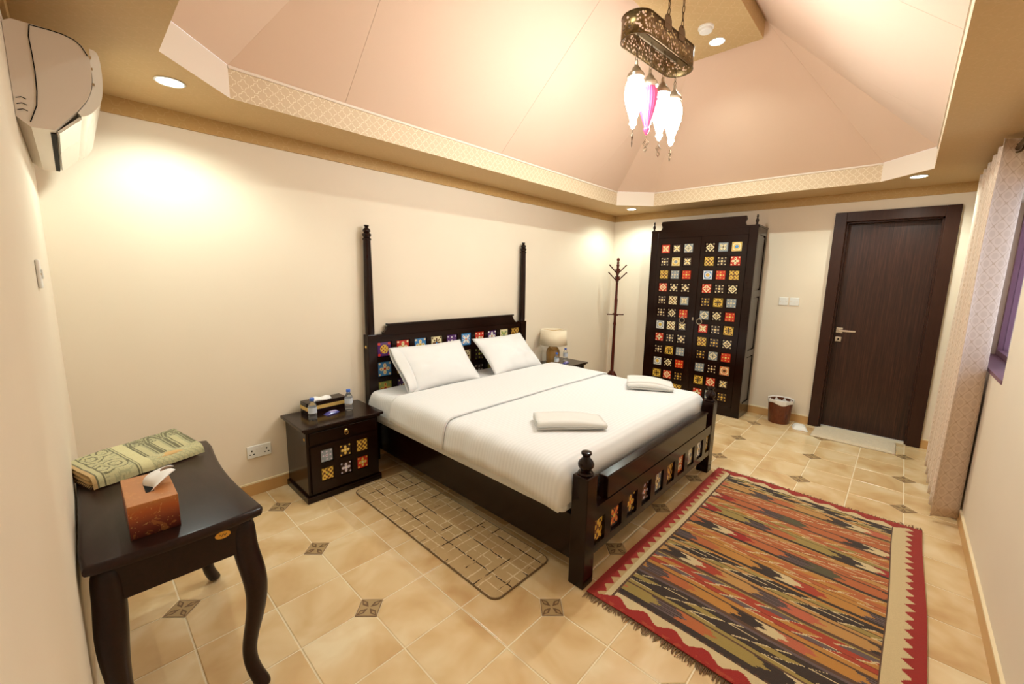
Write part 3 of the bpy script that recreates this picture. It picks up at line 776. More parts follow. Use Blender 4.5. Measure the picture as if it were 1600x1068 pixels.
tb_ = thing('tissue_holder', 'long dark tissue box with gold band on nightstand', 'tissue box', (1.262, -.095, .53), math.radians(2))
obj('box_body', MB().box(-.145, .145, -.055, .055, 0, .088), DARKX, tb_, bevel=.004)
obj('gold_band', MB().box(-.1465, .1465, -.0565, .0565, .034, .060), GOLDT, tb_)
def crumple(w, h, d, seed):
    def fn(u, v):
        return ((u - .5) * w, (v - .5) * d + .01 * math.sin(u * 7 + seed), h * (.35 + .65 * abs(math.sin(u * PI * 2 + .3)) ** .6) * (1 - .9 * abs(v - .5) * 2) + .004 * math.sin(v * 9))
    return MB().grid(fn, 16, 8)
o = obj('tissue_sheet', crumple(.13, .030, .075, 0.), TISSUE, tb_, smooth=True, loc=(-.02, 0, .086)); o.modifiers.new('t', 'SOLIDIFY').thickness = .0015
def snack(label, loc, rz):
    s = thing('snack_packet', label, 'packet', loc, rz, 'small blue and purple packets')
    def fn(u, v):
        a = 2 * u - 1; b = 2 * v - 1; return (a * .055, b * .022, .0)
    m = MB()
    for sg in (1, 0): m.grid(lambda u, v: ((2 * u - 1) * .055, (2 * v - 1) * .022, .001 + (sg * .018) * (1 - abs(2 * u - 1) ** 4) * (1 - abs(2 * v - 1) ** 3)), 12, 6)
    obj('wrapper', m, Mat('wrapper_blue', (.06, .06, .30), .25, coat=.5).m if 'wrapper_blue' not in bpy.data.materials else bpy.data.materials['wrapper_blue'], s, smooth=True)
    obj('printed_band', MB().grid(lambda u, v: (-.02 + u * .06, (2 * v - 1) * .015, .0012 + .0185 * (1 - abs(-.36 + u * 1.09) ** 4) * (1 - abs((2 * v - 1) * .68) ** 3)), 8, 5), bpy.data.materials.get('wrapper_lilac') or Mat('wrapper_lilac', (.42, .36, .62), .3).m, s, smooth=True)
    return s
snack('shiny blue and lilac snack packet before the dark tissue box', (1.268, -.212, .53), math.radians(12))
snack('shiny blue snack packet between bottles on the lamp nightstand', (4.02, -.285, .53), math.radians(8))
lp_ = thing('table_lamp', 'bedside lamp with cream drum shade and amber glass base', 'lamp', (3.892, -.185, .53))
obj('glass_base', MB().lathe([(.072, 0), (.078, .006), (.080, .05), (.082, .13), (.076, .165), (.055, .195), (.024, .215), (.020, .225)], (0, 0, 0), 24), AMBER, lp_, smooth='auto')
obj('neck', MB().lathe([(.014, .222), (.014, .270), (.022, .275), (.022, .30)], (0, 0, 0), 14), BRASS, lp_, smooth='auto')
sh = obj('lamp_shade', MB().lathe([(.163, .228), (.150, .405)], (0, 0, 0), 36, False), SHADE, lp_, smooth=True); sh.modifiers.new('t', 'SOLIDIFY').thickness = .003
obj('shade_spider', MB().tube([(-.15, 0, .395), (.15, 0, .395)], .002, 6).tube([(0, -.15, .395), (0, .15, .395)], .002, 6).tube([(0, 0, .29), (0, 0, .395)], .003, 6), BRASS, lp_)

# ================================================================== coat rack
cr = thing('coat_rack', 'slim mahogany coat stand with peg arms in the corner', 'coat rack', (5.18, -.25, 0))
obj('pole', MB().lathe([(.020, .16), (.024, .18), (.022, .5), (.018, .9), (.024, .92), (.018, .95), (.018, 1.0), (.023, 1.25), (.017, 1.28), (.016, 1.70), (.022, 1.72), (.014, 1.735), (.018, 1.75), (.014, 1.765), (.010, 1.775)], (0, 0, 0), 14), RACKW, cr, smooth='auto')
obj('top_knob', MB().lathe([(.008, 1.768), (.018, 1.778), (.022, 1.793), (.017, 1.808), (.004, 1.816)], (0, 0, 0), 14), RACKW, cr, smooth='auto')
dirs = [Vector((.69, -.73, 0)), Vector((-.69, .73, 0)), Vector((.73, .69, 0)), Vector((-.73, -.69, 0))]
for z, ln, rise in ((1.60, .15, .115), (1.50, .16, .115)):
    for k, d in enumerate(dirs[:2] if z > 1.55 else dirs[:2]):
        e = d * ln * .72; obj('peg', MB().tube([(0, 0, z), (e.x, e.y, z + rise), (e.x * 1.08, e.y * 1.08, z + rise * 1.08)], [.008, .008, .011], 8), RACKW, cr, smooth=True)
for z in (1.55, 1.45):
    for d in dirs[2:]:
        e = d * .10; obj('peg', MB().tube([(0, 0, z), (e.x, e.y, z + .115)], [.008, .010], 8), RACKW, cr, smooth=True)
for d in dirs: 
    e = d * .105; obj('peg', MB().tube([(0, 0, 1.05), (e.x, e.y, 1.052), (e.x * 1.08, e.y * 1.08, 1.052)], [.008, .008, .011], 8), RACKW, cr, smooth=True)
for k in range(4):
    d = Vector((math.cos(k * PI / 2 + .77), math.sin(k * PI / 2 + .77), 0)); s = Vector((-d.y, d.x, 0)) * .016
    pts = [(.0, .26), (.03, .255), (.06, .21), (.10, .13), (.16, .055), (.20, .03), (.20, 0), (.17, 0), (.12, .045), (.07, .10), (.02, .15), (0, .155)]
    A = [d * p[0] + s + Vector((0, 0, p[1])) for p in pts]; B = [d * p[0] - s + Vector((0, 0, p[1])) for p in pts]; n = len(pts)
    obj('foot', MB().add(A + B, [tuple(range(n)), tuple(range(2 * n - 1, n - 1, -1))] + [(i, (i + 1) % n, (i + 1) % n + n, i + n) for i in range(n)]), RACKW, cr, bevel=.003)

# ================================================================== wardrobe
wo = Vector((5.26, -1.34, 0))
wr_ = thing('wardrobe', 'tall dark wooden wardrobe with two doors of painted tiles', 'wardrobe', wo)
VX, VY0, VY1, VH = 5.065, -.757, -1.925, 2.12
obj('carcass', LB(wo).box(VX + .03, L - .013, VY1 + .012, VY0 - .012, .06, VH - .012), DARK, wr_)
obj('plinth', LB(wo).box(VX + .012, L - .013, VY1, VY0, 0, .075), DARK, wr_, bevel=.003)
obj('front_frame', LB(wo).box(VX, VX + .03, VY0, VY0 - .085, .075, VH).box(VX, VX + .03, VY1, VY1 + .085, .075, VH).box(VX, VX + .03, VY1 + .085, VY0 - .085, 2.03, VH).box(VX, VX + .03, VY1 + .085, VY0 - .085, .075, .115), DARK, wr_, bevel=.003)
cp = [(VY0, VH), (VY0 - .10, VH)] + [(VY0 - .10 - .03 * math.sin(a), VH + .045 - .045 * math.cos(a)) for a in (.5, 1.0, 1.5)] + [(VY0 - .115, VH + .075), (VY0 - .125, VH + .105), (VY1 + .125, VH + .105), (VY1 + .115, VH + .075)] + [(VY1 + .10 + .03 * math.sin(a), VH + .045 - .045 * math.cos(a)) for a in (1.5, 1.0, .5)] + [(VY1 + .10, VH), (VY1, VH), (VY1, VH - .02), (VY0, VH - .02)]
obj('crown', LB(wo).prism(cp, 0, VX - .004, VX + .026), DARK, wr_)
obj('top_board', LB(wo).box(VX + .004, L - .013, VY1 - .006, VY0 + .006, VH - .012, VH + .006), DARK, wr_, bevel=.002)
wf = [(.014, 0), (.014, .012), (.008, .018), (.016, .040), (.016, .055), (.007, .072), (.010, .085), (.009, .105), (.004, .112)]
for y in (VY0 - .022, VY1 + .022): obj('finial', LB(wo).lathe(wf, (VX + .012, y, VH), 12), DARK, wr_, smooth='auto')
# side facing the room: stiles, rails and three panels
sy = VY1 + .012
obj('side_frame', LB(wo).box(VX + .03, VX + .085, sy - .012, sy, .075, VH - .012).box(L - .07, L - .013, sy - .012, sy, .075, VH - .012).box(VX + .085, L - .07, sy - .012, sy, .075, .16).box(VX + .085, L - .07, sy - .012, sy, .70, .77).box(VX + .085, L - .07, sy - .012, sy, 1.37, 1.44).box(VX + .085, L - .07, sy - .012, sy, 2.03, VH - .012), DARK, wr_, bevel=.002)
for a, b in ((.16, .70), (.77, 1.37), (1.44, 2.03)):
    obj('side_panel', LB(wo).box(VX + .10, L - .085, sy - .006, sy, a + .015, b - .015), DARK, wr_, bevel=.004)
ycen = (VY0 + VY1) / 2
wrows = [1.905 - .1536 * i for i in range(12)]
Ldoor = ['rs ds gd', 'dd yb ds', 'yo gf rf', 'rd df df', 'dd cy gs', 'dd cd rf', 'gy cy ds', 'rw dd df', 'dd yc gf', 'gy cd rf', 'yc rd dy', 'dd gs yo']
Rdoor = ['cd gs cb', 'yo dd rw', 'by rf yo', 'rd dd cd', 'dy yc gf', 'gd cd rf', 'rs dd yc', 'yo dy cd', 'dy gd rf', 'gf dd oc', 'yc rd ds', 'rw gf dy']
for nm, ya, yb, cols, rws in (('l', VY0 - .087, ycen + .004, [-.945, -1.080, -1.217], Ldoor), ('r', ycen - .004, VY1 + .087, [-1.458, -1.595, -1.733], Rdoor)):
    dr = obj('door', LB(wo).box(VX + .012, VX + .030, ya, yb, .117, 2.028), DARK, wr_)
    cc = [c for c in cols]
    lm = LB(wo); lattice(lm, cc, wrows, .110, .110, min(ya, yb), max(ya, yb), .117, 2.028, lambda a, b, c, d: lm.box(VX - .004, VX + .012, a, b, c, d))
    obj('lattice', lm, DARK, dr)
    for z, r in zip(wrows, rws):
        for y, s in zip(cols, r.split()): tile(dr, t_[s], Matrix.Translation(-wo) @ tm_x(VX + .012, y, z, .100, .100, .009))
    hy_ = yb + .075 if nm == 'l' else ya - .05
    hy_ = -1.215 if nm == 'l' else -1.415
    ring = [(VX - .012, hy_ + .030 * math.cos(a), 1.06 + .030 * math.sin(a)) for a in [2 * PI * i / 20 for i in range(20)]]
    obj('ring_handle', LB(wo).tube(ring, .005, 8, True), PEWTER, dr, smooth=True)
    obj('handle_plate', LB(wo).box(VX - .012, VX - .002, hy_ - .010, hy_ + .010, 1.085, 1.105), PEWTER, dr, bevel=.002)
obj('centre_bead', LB(wo).box(VX - .014, VX + .012, ycen - .018, ycen + .018, .117, 2.028), DARK, wr_, bevel=.004)
obj('key_plate', LB(wo).box(VX - .017, VX - .013, ycen - .008, ycen + .008, 1.07, 1.105), PEWTER, wr_)

# ================================================================== air conditioner
def smooth2d(pts, corners, n=5):
    out = []; m = len(pts)
    for i in range(m):
        p0, p1, p2, p3 = (Vector(pts[(i + k) % m]) for k in (-1, 0, 1, 2))
        if i in corners: p0 = p1
        if (i + 1) % m in corners: p3 = p2
        for k in range(n):
            t = k / n; q = .5 * ((2 * p1) + (p2 - p0) * t + (2 * p0 - 5 * p1 + 4 * p2 - p3) * t * t + (3 * p1 - p0 - 3 * p2 + p3) * t ** 3); out.append((q.x, q.y))
    return out
ao = Vector((0, -.575, 1.97))
ac = thing('air_conditioner', 'white wall-mounted split air conditioner under the soffit', 'air conditioner', ao)
AY0, AY1 = -1.0, -.15
prof = [(.001, 2.0), (.001, 2.275), (.02, 2.288), (.12, 2.288), (.165, 2.275), (.186, 2.235), (.186, 2.16), (.172, 2.105), (.142, 2.055), (.082, 1.978), (.03, 1.975)]
obj('body', LB(ao).prism(smooth2d(prof, {0, 1, 2, 8, 9, 10}), 1, AY0, AY1), ACW, ac, smooth='auto')
seam = LB(ao).tube([(.058, AY0 - .001, 2.285), (.053, AY0 - .001, 2.25), (.055, AY0 - .001, 2.20), (.056, AY0 - .001, 2.15), (.054, AY0 - .001, 2.09), (.049, AY0 - .001, 2.045), (.03, AY0 - .001, 1.99)], .0015, 6).tube([(.058, AY0 - .001, 2.285), (.10, AY0 - .001, 2.287), (.13, AY0 - .001, 2.286), (.155, AY0 - .001, 2.279), (.170, AY0 - .001, 2.266), (.183, AY0 - .001, 2.240)], .0015, 6)
obj('casing_seam', seam, BLACK, ac)
fpf = [(.190, 2.270), (.208, 2.262), (.214, 2.22), (.212, 2.15), (.200, 2.095), (.172, 2.055), (.150, 2.042), (.142, 2.052), (.172, 2.103), (.188, 2.16), (.188, 2.235)]
obj('front_panel', LB(ao).prism(smooth2d(fpf, {0, 6, 7, 10}), 1, AY0 + .012, AY1 - .012), ACF, ac, smooth='auto')
obj('air_flap', LB(ao).prism([(.088, 1.982), (.092, 1.976), (.150, 2.036), (.146, 2.044)], 1, AY0 + .03, AY1 - .03), ACF, ac)
obj('outlet_slot', LB(ao).prism([(.071, 1.9740), (.083, 1.9740), (.085, 1.979), (.071, 1.979)], 1, AY0 + .04, AY1 - .02), BLACK, ac)
for dz in (0, .05, .085): obj('clip', LB(ao).box(.186, .192, AY0 + .004, AY0 + .014, 2.15 + dz, 2.158 + dz), CHROME, ac)
for k_ in range(3): obj('pipe_knockout', LB(ao).tube([(.006, AY0 - .001, 2.02 + .018 * k_), (.018, AY0 - .001, 2.026 + .018 * k_), (.028, AY0 - .001, 2.022 + .018 * k_)], .0012, 5), BLACK, ac)

# ================================================================== side table with towel and tissues
to = Vector((.232, -1.15, 0))
tb2 = thing('side_table', 'dark wooden side table with curved cabriole legs', 'table', to)
X0, X1, Y0, Y1, ZTT = .003, .455, -1.590, -.735, .72
def table_outline(x0, x1, y0, y1):
    # serpentine long sides: ears at the corners, gently waisted between
    pts = []
    def side(a, b, n, sag):
        for i in range(n):
            t = i / n; s = math.sin(PI * t); pts.append((a[0] + (b[0] - a[0]) * t + sag[0] * s, a[1] + (b[1] - a[1]) * t + sag[1] * s))
    r = .03
    side((x0, y1 - r), (x0, y0 + r), 10, (.004, 0)); pts.append((x0 + .008, y0 + .008)); side((x0 + r, y0), (x1 - r, y0), 12, (0, -.012)); pts.append((x1 - .008, y0 + .008))
    side((x1, y0 + r), (x1, y1 - r), 14, (-.026, 0)); pts.append((x1 - .008, y1 - .008)); side((x1 - r, y1), (x0 + r, y1), 12, (0, .012)); pts.append((x0 + .008, y1 - .008))
    return pts
ol = table_outline(X0, X1, Y0, Y1); n = len(ol); cx, cy = (X0 + X1) / 2, (Y0 + Y1) / 2
def inset(d): return [(cx + (p[0] - cx) * (1 - d / .22), cy + (p[1] - cy) * (1 - d / .43)) for p in ol]
rings = [[(*p, z) for p in inset(d)] for d, z in ((.014, ZTT - .034), (.004, ZTT - .030), (0, ZTT - .022), (0, ZTT - .012), (.005, ZTT - .003), (.012, ZTT))]
tt = LB(to); tt.sweep(rings); obj('table_top', tt, TABLE, tb2, smooth='auto')
ap = inset(.035); ai = inset(.055)
apb = LB(to)
for a, b in (((.05, -1.555), (.42, -1.535)), ((.05, -.79), (.42, -.77))): apb.box(a[0], b[0], a[1], b[1], ZTT - .155, ZTT - .032)
apb.box(.036, .052, -1.54, -.78, ZTT - .155, ZTT - .032).box(.402, .420, -1.54, -.78, ZTT - .155, ZTT - .032)
obj('apron', apb, TABLE, tb2, bevel=.003)
def cab_leg(px, py, dx, dy):
    prof = [(.695, .000, .040), (.60, .000, .041), (.55, .006, .042), (.49, .024, .043), (.43, .036, .040), (.36, .034, .035), (.28, .016, .030), (.20, -.010, .026), (.13, -.020, .025), (.07, -.004, .026), (.03, .022, .029), (0, .036, .029)]
    rg = []
    for z, o_, r in prof:
        c = (px + dx * o_, py + dy * o_); rg.append([(c[0] - r, c[1] - r, z), (c[0] + r, c[1] - r, z), (c[0] + r, c[1] + r, z), (c[0] - r, c[1] + r, z)])
    m = LB(to); m.sweep(rg); return m
for px, py, dx, dy in ((.056, -1.530, -.2, -.6), (.398, -1.530, .6, -.6), (.398, -.795, .6, .6), (.056, -.795, -.2, .6)):
    o = obj('cabriole_leg', cab_leg(px, py, dx, dy), TABLE, tb2, smooth=True); o.modifiers.new('ss', 'SUBSURF').levels = 2; o.modifiers['ss'].render_levels = 2
st = MB().add([(.022 * math.cos(2 * PI * i / 24), -.0, .0125 * math.sin(2 * PI * i / 24)) for i in range(24)] + [(.022 * math.cos(2 * PI * i / 24), .002, .0125 * math.sin(2 * PI * i / 24)) for i in range(24)],
              [tuple(range(24)), tuple(range(47, 23, -1))] + [(i, (i + 1) % 24, (i + 1) % 24 + 24, i + 24) for i in range(24)])
so_ = obj('oval_sticker', st, STICK, tb2, loc=(.335 - to.x, -1.5568 - to.y, .655))
obj('printed_mark', MB().tube([(-.010 + .020 * i / 10, -.0008, .004 * math.sin(i * 1.4)) for i in range(11)], .0008, 5), INK, so_)

# printed towel, folded in layers: colours from a drawn pattern
def colored_grid(name, fn, nu, nv, cfn, mat, parent, thick=0., cell=None):
    m = MB().grid(fn, nu, nv); me = m.mesh(name, mat, False, False)
    ca = me.color_attributes.new('Col', 'FLOAT_COLOR', 'CORNER'); data = []
    for j in range(nv):
        for i in range(nu):
            c = cfn((i + .5) / nu, (j + .5) / nv); data += [c[0], c[1], c[2], 1.] * 4
    ca.data.foreach_set('color', data)
    o = obj(name, me, None, parent)
    if thick: md = o.modifiers.new('t', 'SOLIDIFY'); md.thickness = thick; md.offset = -1
    return o
ptw = thing('printed_towel', 'folded cream towel printed with green-grey arches on side table', 'towel', (.19, -.87, ZTT), math.radians(19))
PC = dict(a=(.60, .55, .30), b=(.17, .16, .085), c=(.72, .66, .36), d=(.46, .44, .25), o=(.62, .40, .17))
def towel_col(u, v):
    # u along the length (0 left .. 1 right), v across (0 front .. 1 back)
    nz = noise.noise((u * 30, v * 20, 1.)) * .5 + noise.noise((u * 70, v * 50, 2.)) * .5
    if u < .035: return PC['o']
    if u < .05 or .085 < u < .10 or .36 < u < .375 or .385 < u < .392: return PC['b']
    if u < .085: return PC['a']
    if u < .36:   # medallions
        best = min(math.hypot((u - .17) * 4.2, (v - .72) * 2.2), math.hypot((u - .26) * 4.2, (v - .30) * 2.2), math.hypot((u - .30) * 4.2, (v - .85) * 2.2), math.hypot((u - .14) * 4.2, (v - .25) * 2.2))
        if abs(math.sin(best * 16 + nz)) < .42: return PC['b'] if best < .42 else PC['d']
        return PC['d'] if nz > .18 else PC['a']
    if u < .50: return PC['c'] if u > .40 else PC['a']
    # arches with pillars
    if v < .24: return PC['d'] if abs(math.sin((u * 60 + v * 40))) < .45 or abs(math.sin((u * 60 - v * 40))) < .2 else PC['a']
    k = ((u - .50) / .165) % 1.; h = .24 + .46
    if v < h:
        if k < .12 or k > .88: return PC['b']
        if .18 < k < .26 or .74 < k < .82: return PC['b']
        return PC['a'] if k < .6 else PC['d']
    rr = math.hypot((k - .5) * 1.1, (v - h) * 1.9)
    if .30 < rr < .40 or .48 < rr < .55: return PC['b']
    if v > .93: return PC['a'] if math.sin(u * 200) > 0 else PC['b']
    return PC['b'] if nz > .12 else PC['d']
def towel_top(u, v):
    x = (u - .5) * .375; y = (v - .5) * .235
    th = .040 + .040 * v * (.3 + .7 * u) + .010 * math.sin(u * 5 + 1) * (1 - v * .5)
    e = min(v / .12, (1 - v) / .06, 1); edge = math.sqrt(max(0, 1 - (1 - min(1, e)) ** 2)); th2 = .004 + (th - .004) * edge
    y += .03 * math.sin(u * 3.) * v
    return (x, y, th2 + .003 * noise.noise((u * 9, v * 7, 3.)))
colored_grid('printed_face', towel_top, 150, 84, towel_col, PRINT, ptw)
UND = Mat('towel_underside', (.62, .40, .17), .95).m
for k_ in range(3):
    z0 = .002 + k_ * .011
    u_ = MB().grid(lambda u, v: ((u - .5) * .366 - .006, (v - .48) * .190 + .03 * math.sin(u * 3.) * v, z0 + (.002 + .006 * v) * k_), 20, 8)
    o = obj('folded_layer', u_, UND, ptw, smooth=True); md = o.modifiers.new('t', 'SOLIDIFY'); md.thickness = .008; md.offset = 1
tl = MB()
for i in range(60):
    u = i / 59; p = towel_top(u, .985); tl.tube([(p[0], p[1] - .002, p[2] + .002), (p[0] + random.uniform(-.004, .004), p[1] + .012, p[2] + .004)], .0012, 4)
for i in range(10):
    v = i / 9 * .6; tl.tube([(-.185, -.11 + v * .2, .012), (-.193, -.11 + v * .2 + random.uniform(-.004, .004), .004)], .0018, 4)
o = obj('tassel_fringe', tl, INK, ptw); o['kind'] = 'stuff'

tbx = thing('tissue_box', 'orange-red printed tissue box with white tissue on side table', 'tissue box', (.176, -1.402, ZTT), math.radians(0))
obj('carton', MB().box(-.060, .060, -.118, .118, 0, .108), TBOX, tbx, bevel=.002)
obj('slot', MB().box(-.010, .010, -.045, .045, .108, .1086), BLACK, tbx)
def tis(u, v):
    a = (u - .5); h = v
    return (.010 * math.sin(u * 6 + h * 2) * (1 + h) + .055 * h * h, a * (.085 + .05 * math.sin(h * 3)) * (1 - .45 * h) + .030 * h, .106 + .062 * h * (1 - .35 * h) * (1 - .25 * abs(a)) + .005 * h * math.sin(u * 11))
o = obj('tissue_sheet', MB().grid(tis, 16, 12), TISSUE, tbx, smooth=True); o.modifiers.new('t', 'SOLIDIFY').thickness = .002

# ================================================================== floor textiles
# runner mat with rounded corners
rm = thing('runner_mat', 'beige rectangular bedside mat with woven crosshatch lines', 'mat', (1.512, -1.165, 0))
def rrect(hx, hy, r, n=6):
    pts = []
    for cx_, cy_, a0 in ((hx - r, hy - r, 0), (-hx + r, hy - r, PI / 2), (-hx + r, -hy + r, PI), (hx - r, -hy + r, 3 * PI / 2)):
        pts += [(cx_ + r * math.cos(a0 + PI / 2 * i / n), cy_ + r * math.sin(a0 + PI / 2 * i / n)) for i in range(n + 1)]
    return pts
obj('pile', MB().sweep([[(*p, z) for p in rrect(hx, hy, .045)] for hx, hy, z in ((.209, .713, .001), (.211, .715, .004), (.208, .712, .0085))]), RUNNER, rm)
ed = rrect(.212, .716, .046); obj('bound_edge', MB().tube([(*p, .0045) for p in ed], .0042, 6, True), Mat('runner_binding', (.17, .10, .045), .8).m, rm, smooth=True)

# kilim
kx0, kx1, ky0, ky1 = 1.655, 3.575, -2.165, -3.365
kl = thing('kilim_rug', 'red bordered kilim rug with jagged multicoloured stripes', 'rug', ((kx0 + kx1) / 2, (ky0 + ky1) / 2, 0), math.radians(-.6))
KC = dict(sand=(.52, .33, .14), red=(.33, .012, .010), red2=(.40, .045, .020), cream=(.66, .50, .27), tan=(.50, .25, .07), ochre=(.50, .215, .04), olive=(.34, .235, .06), dark=(.028, .018, .016), brown=(.10, .045, .025), mauve=(.13, .085, .085), coral=(.50, .115, .055), green=(.085, .075, .035), rust=(.46, .12, .035))
RL, RW_ = kx1 - kx0, ky0 - ky1
rk = random.Random(11)
def tri(t): t = t % 1.; return abs(2 * t - 1)
FX0, FX1, FY0, FY1 = .105, RL - .105, .112, RW_ - .120
HR = .0305; NR = int((FX1 - FX0) / HR); HR = (FX1 - FX0) / NR
bases = ['olive', 'tan', 'rust', 'ochre', 'dark', 'olive', 'tan', 'mauve', 'rust', 'ochre']
cyc = 7; groups_k = []
for gi in range(NR // cyc + 2):
    b0 = bases[(gi * 3) % 10]; b1 = bases[(gi * 3 + 4) % 10]; acc = rk.choice(['dark', 'red2', 'mauve', 'dark', 'rust'])
    seq = [(b0, .20), ('dark' if b0 != 'dark' else 'mauve', .105), ('cream', .085), (rk.choice(['red', 'red2', 'coral']), .10), (b0, .17), ('mauve', .12), (rk.choice(['coral', 'rust', 'green']), .13)]
    groups_k.append((b0, b1, acc, seq, rk.uniform(0, .9), rk.uniform(0, .4), rk.choice(['brown', 'dark', 'red2', 'mauve'])))
def field(X, Y):
    r = (X - FX0) / HR; ri = int(r); q = r - ri; gi, k = divmod(ri, cyc); b0, b1, acc, seq, ph, ph2, thin = groups_k[gi]
    if k == 0: return KC[thin] if q > .35 else KC[b1]
    if k in (1, 2):          # arrow blocks over two rows
        qq = (k - 1 + q) / 2; yy = Y + ph - .055 * (1 - abs(2 * qq - 1)) + (.014 if int(qq * 6) % 2 else 0)
        tot = sum(l for _, l in seq); t = yy % tot
        for c, l in seq:
            if t < l:
                cc = KC[c]
                if c == 'mauve' and int(qq * 10) % 2: cc = KC['dark']
                return cc
            t -= l
    if k == 3: return KC[b0] if q > .25 else KC['brown']
    j = k - 4                # lightning rows
    off = .075 * j if gi % 2 else .075 * (2 - j)
    yy = Y + ph2 + off - .065 * q; P = .60; t = (yy % P) / P
    if q < .12: return KC['cream'] if (t % .5) < .20 else tuple(z * .5 for z in KC[acc])
    for e in (0., .30, .50, .80):
        if abs(t - e) < .013: return KC['cream']
    return KC[acc] if t < .30 or .50 < t < .80 else (KC[b1] if j != 1 else KC[b0])
def kil(u, v):
    X = u * RL; Y = v * RW_      # X along the length, Y from the bed side
    d = min(X, RL - X)
    # long sides: red with sharp teeth, then cream band
    for yy in (Y, RW_ - Y):
        side_w = .112 if yy is Y else .135
        if yy < side_w and yy < d * 1.5 + .02:
            teeth = .040 + .034 * tri(X / .068)
            if yy < teeth: return KC['red']
            if yy < side_w - .034 and yy is Y: return KC['sand']
            if yy < side_w - .006: return KC['cream']
            return KC['brown']
    # short ends: red zigzag over cream
    if d < .105:
        zz = .040 + .032 * min(1, max(0, 1.5 * tri(Y / .135) - .25))
        if d < zz: return KC['red2'] if d < .02 and noise.noise((X * 40, Y * 40, 0)) > .2 else KC['red']
        if d < .094: return KC['cream']
        return KC['brown'] if int(Y * 60) % 2 else KC['dark']
    return field(min(max(X, FX0 + 1e-4), FX1 - 1e-4), Y)
def kfn(u, v):
    return ((u - .5) * RL + .006 * math.sin(v * 7), (.5 - v) * RW_ + .004 * math.sin(u * 9), .007 + .004 * max(0, math.sin(u * 11 + 2 * v)) * math.exp(-((v - .5) * 4) ** 2) + .002 * noise.noise((u * 9, v * 7, 0)))
colored_grid('woven_field', kfn, 400, 220, kil, KILIM, kl, thick=.005)
fr = MB()
for e in (0, 1):
    for i in range(190):
        v = i / 189; p = kfn(e, v); s = -1 if e == 0 else 1; j = random.uniform(-.012, .012); ln = random.uniform(.020, .042)
        if e == 1 and v > .9: ln *= 1.5
        fr.tube([(p[0], p[1], .006), (p[0] + s * ln * .5, p[1] + j * .4, .007), (p[0] + s * ln, p[1] + j, .003)], [.0026, .0022, .0012], 4)
o = obj('fringe', fr, FRINGE, kl); o['kind'] = 'stuff'

# door mat
dm = thing('door_mat', 'cream shaggy mat on the floor at the dark door', 'mat', (5.245, -2.91, 0))
def dmf(u, v):
    e = 1 - max(abs(2 * u - 1), abs(2 * v - 1)) ** 8; wob = .008 * noise.noise((u * 14, v * 14, 5.))
    return ((u - .5) * .37 + wob, (v - .5) * .64 + wob * 1.3, .004 + .022 * e + .007 * noise.noise((u * 26, v * 40, 1.)) * e)
o = obj('tufted_pile', MB().grid(dmf, 48, 70), SHAG, dm, smooth=True)
o.modifiers.new('t', 'SOLIDIFY').thickness = .006
# small white folded cloth by the door
wc = thing('white_pad', 'small white folded pad lying between bin and door mat', 'pad', (5.235, -2.475, 0), math.radians(15))
m = MB()
for sg in (1, 0): m.grid(lambda u, v: ((2 * u - 1) * .085 * (1 - .25 * v), (2 * v - 1) * .065, .002 + sg * (.042 * (1 - abs(2 * u - 1) ** 5) * (1 - abs(2 * v - 1) ** 5) + .006 * noise.noise((u * 4, v * 4, 0.)))), 12, 10)
obj('pad_body', m, WHITE, wc, smooth=True)
# waste bin
bn = thing('waste_bin', 'brown wood-grain waste bin with white liner against the wall', 'waste bin', (5.322, -2.265, 0))
bb = obj('bin_body', MB().lathe([(.098, 0), (.100, .004), (.118, .255), (.112, .255), (.095, .010)], (0, 0, 0), 32, False), BINW, bn, smooth='auto')
obj('bin_floor', MB().lathe([(.001, .006), (.097, .006), (.097, .010), (.001, .010)], (0, 0, 0), 24, False), BINW, bn)
def liner(u, v):
    a = 2 * PI * u; k = v
    rad = .122 + .003 * math.sin(a * 9) + .002 * math.sin(a * 17 + 1); z = .222 + .008 * math.sin(a * 3 + .5) + .006 * math.sin(a * 5)
    if k < .5: t = k / .5; return (rad * math.cos(a), rad * math.sin(a), z + (.268 - z) * t)
    t = (k - .5) / .5; r2 = rad + (.100 - rad) * t; return (r2 * math.cos(a), r2 * math.sin(a), .268 - .12 * t * t)
o = obj('bag_liner', MB().grid(liner, 60, 12), BAG, bn, smooth=True); o.modifiers.new('t', 'SOLIDIFY').thickness = .001

# ================================================================== curtain
cu = thing('curtain', 'pale patterned grommet curtain hanging at the window', 'curtain', (4.32, -3.47, 0))
NC = 5
def cuf(u, v):
    s = u * NC * 2 * PI
    x = -.53 + 1.06 * u + .010 * math.sin(v * 5 + u * 3); amp = .070 - .012 * v
    y = amp * math.cos(s) - .012 + .012 * noise.noise((u * 5, v * 2, 0))
    return (x, max(y, -.080), .032 + 2.325 * v)
o = obj('drape', MB().grid(cuf, 168, 30, lambda u, v: (u * 2.0, v * 2.33)), CURT, cu, smooth=True); md = o.modifiers.new('t', 'SOLIDIFY'); md.thickness = .003
cur = obj('curtain_rod', MB().tube([(-1.05, -.012, 2.305), (.62, -.012, 2.305)], .011, 12), BRONZE, cu, smooth=True)
for sx in (-1.05, .62): obj('rod_end', MB().lathe([(.011, -.02), (.02, -.01), (.022, .01), (.01, .025)], (0, 0, 0), 12), BRONZE, cur, loc=(sx, -.012, 2.305), rot=(0, PI / 2, 0), smooth='auto')
for sx in (-.98, .58): obj('rod_bracket', MB().box(sx - .008, sx + .008, -.085, -.012, 2.297, 2.313).box(sx - .015, sx + .015, -.085, -.080, 2.27, 2.335), BRONZE, cur)
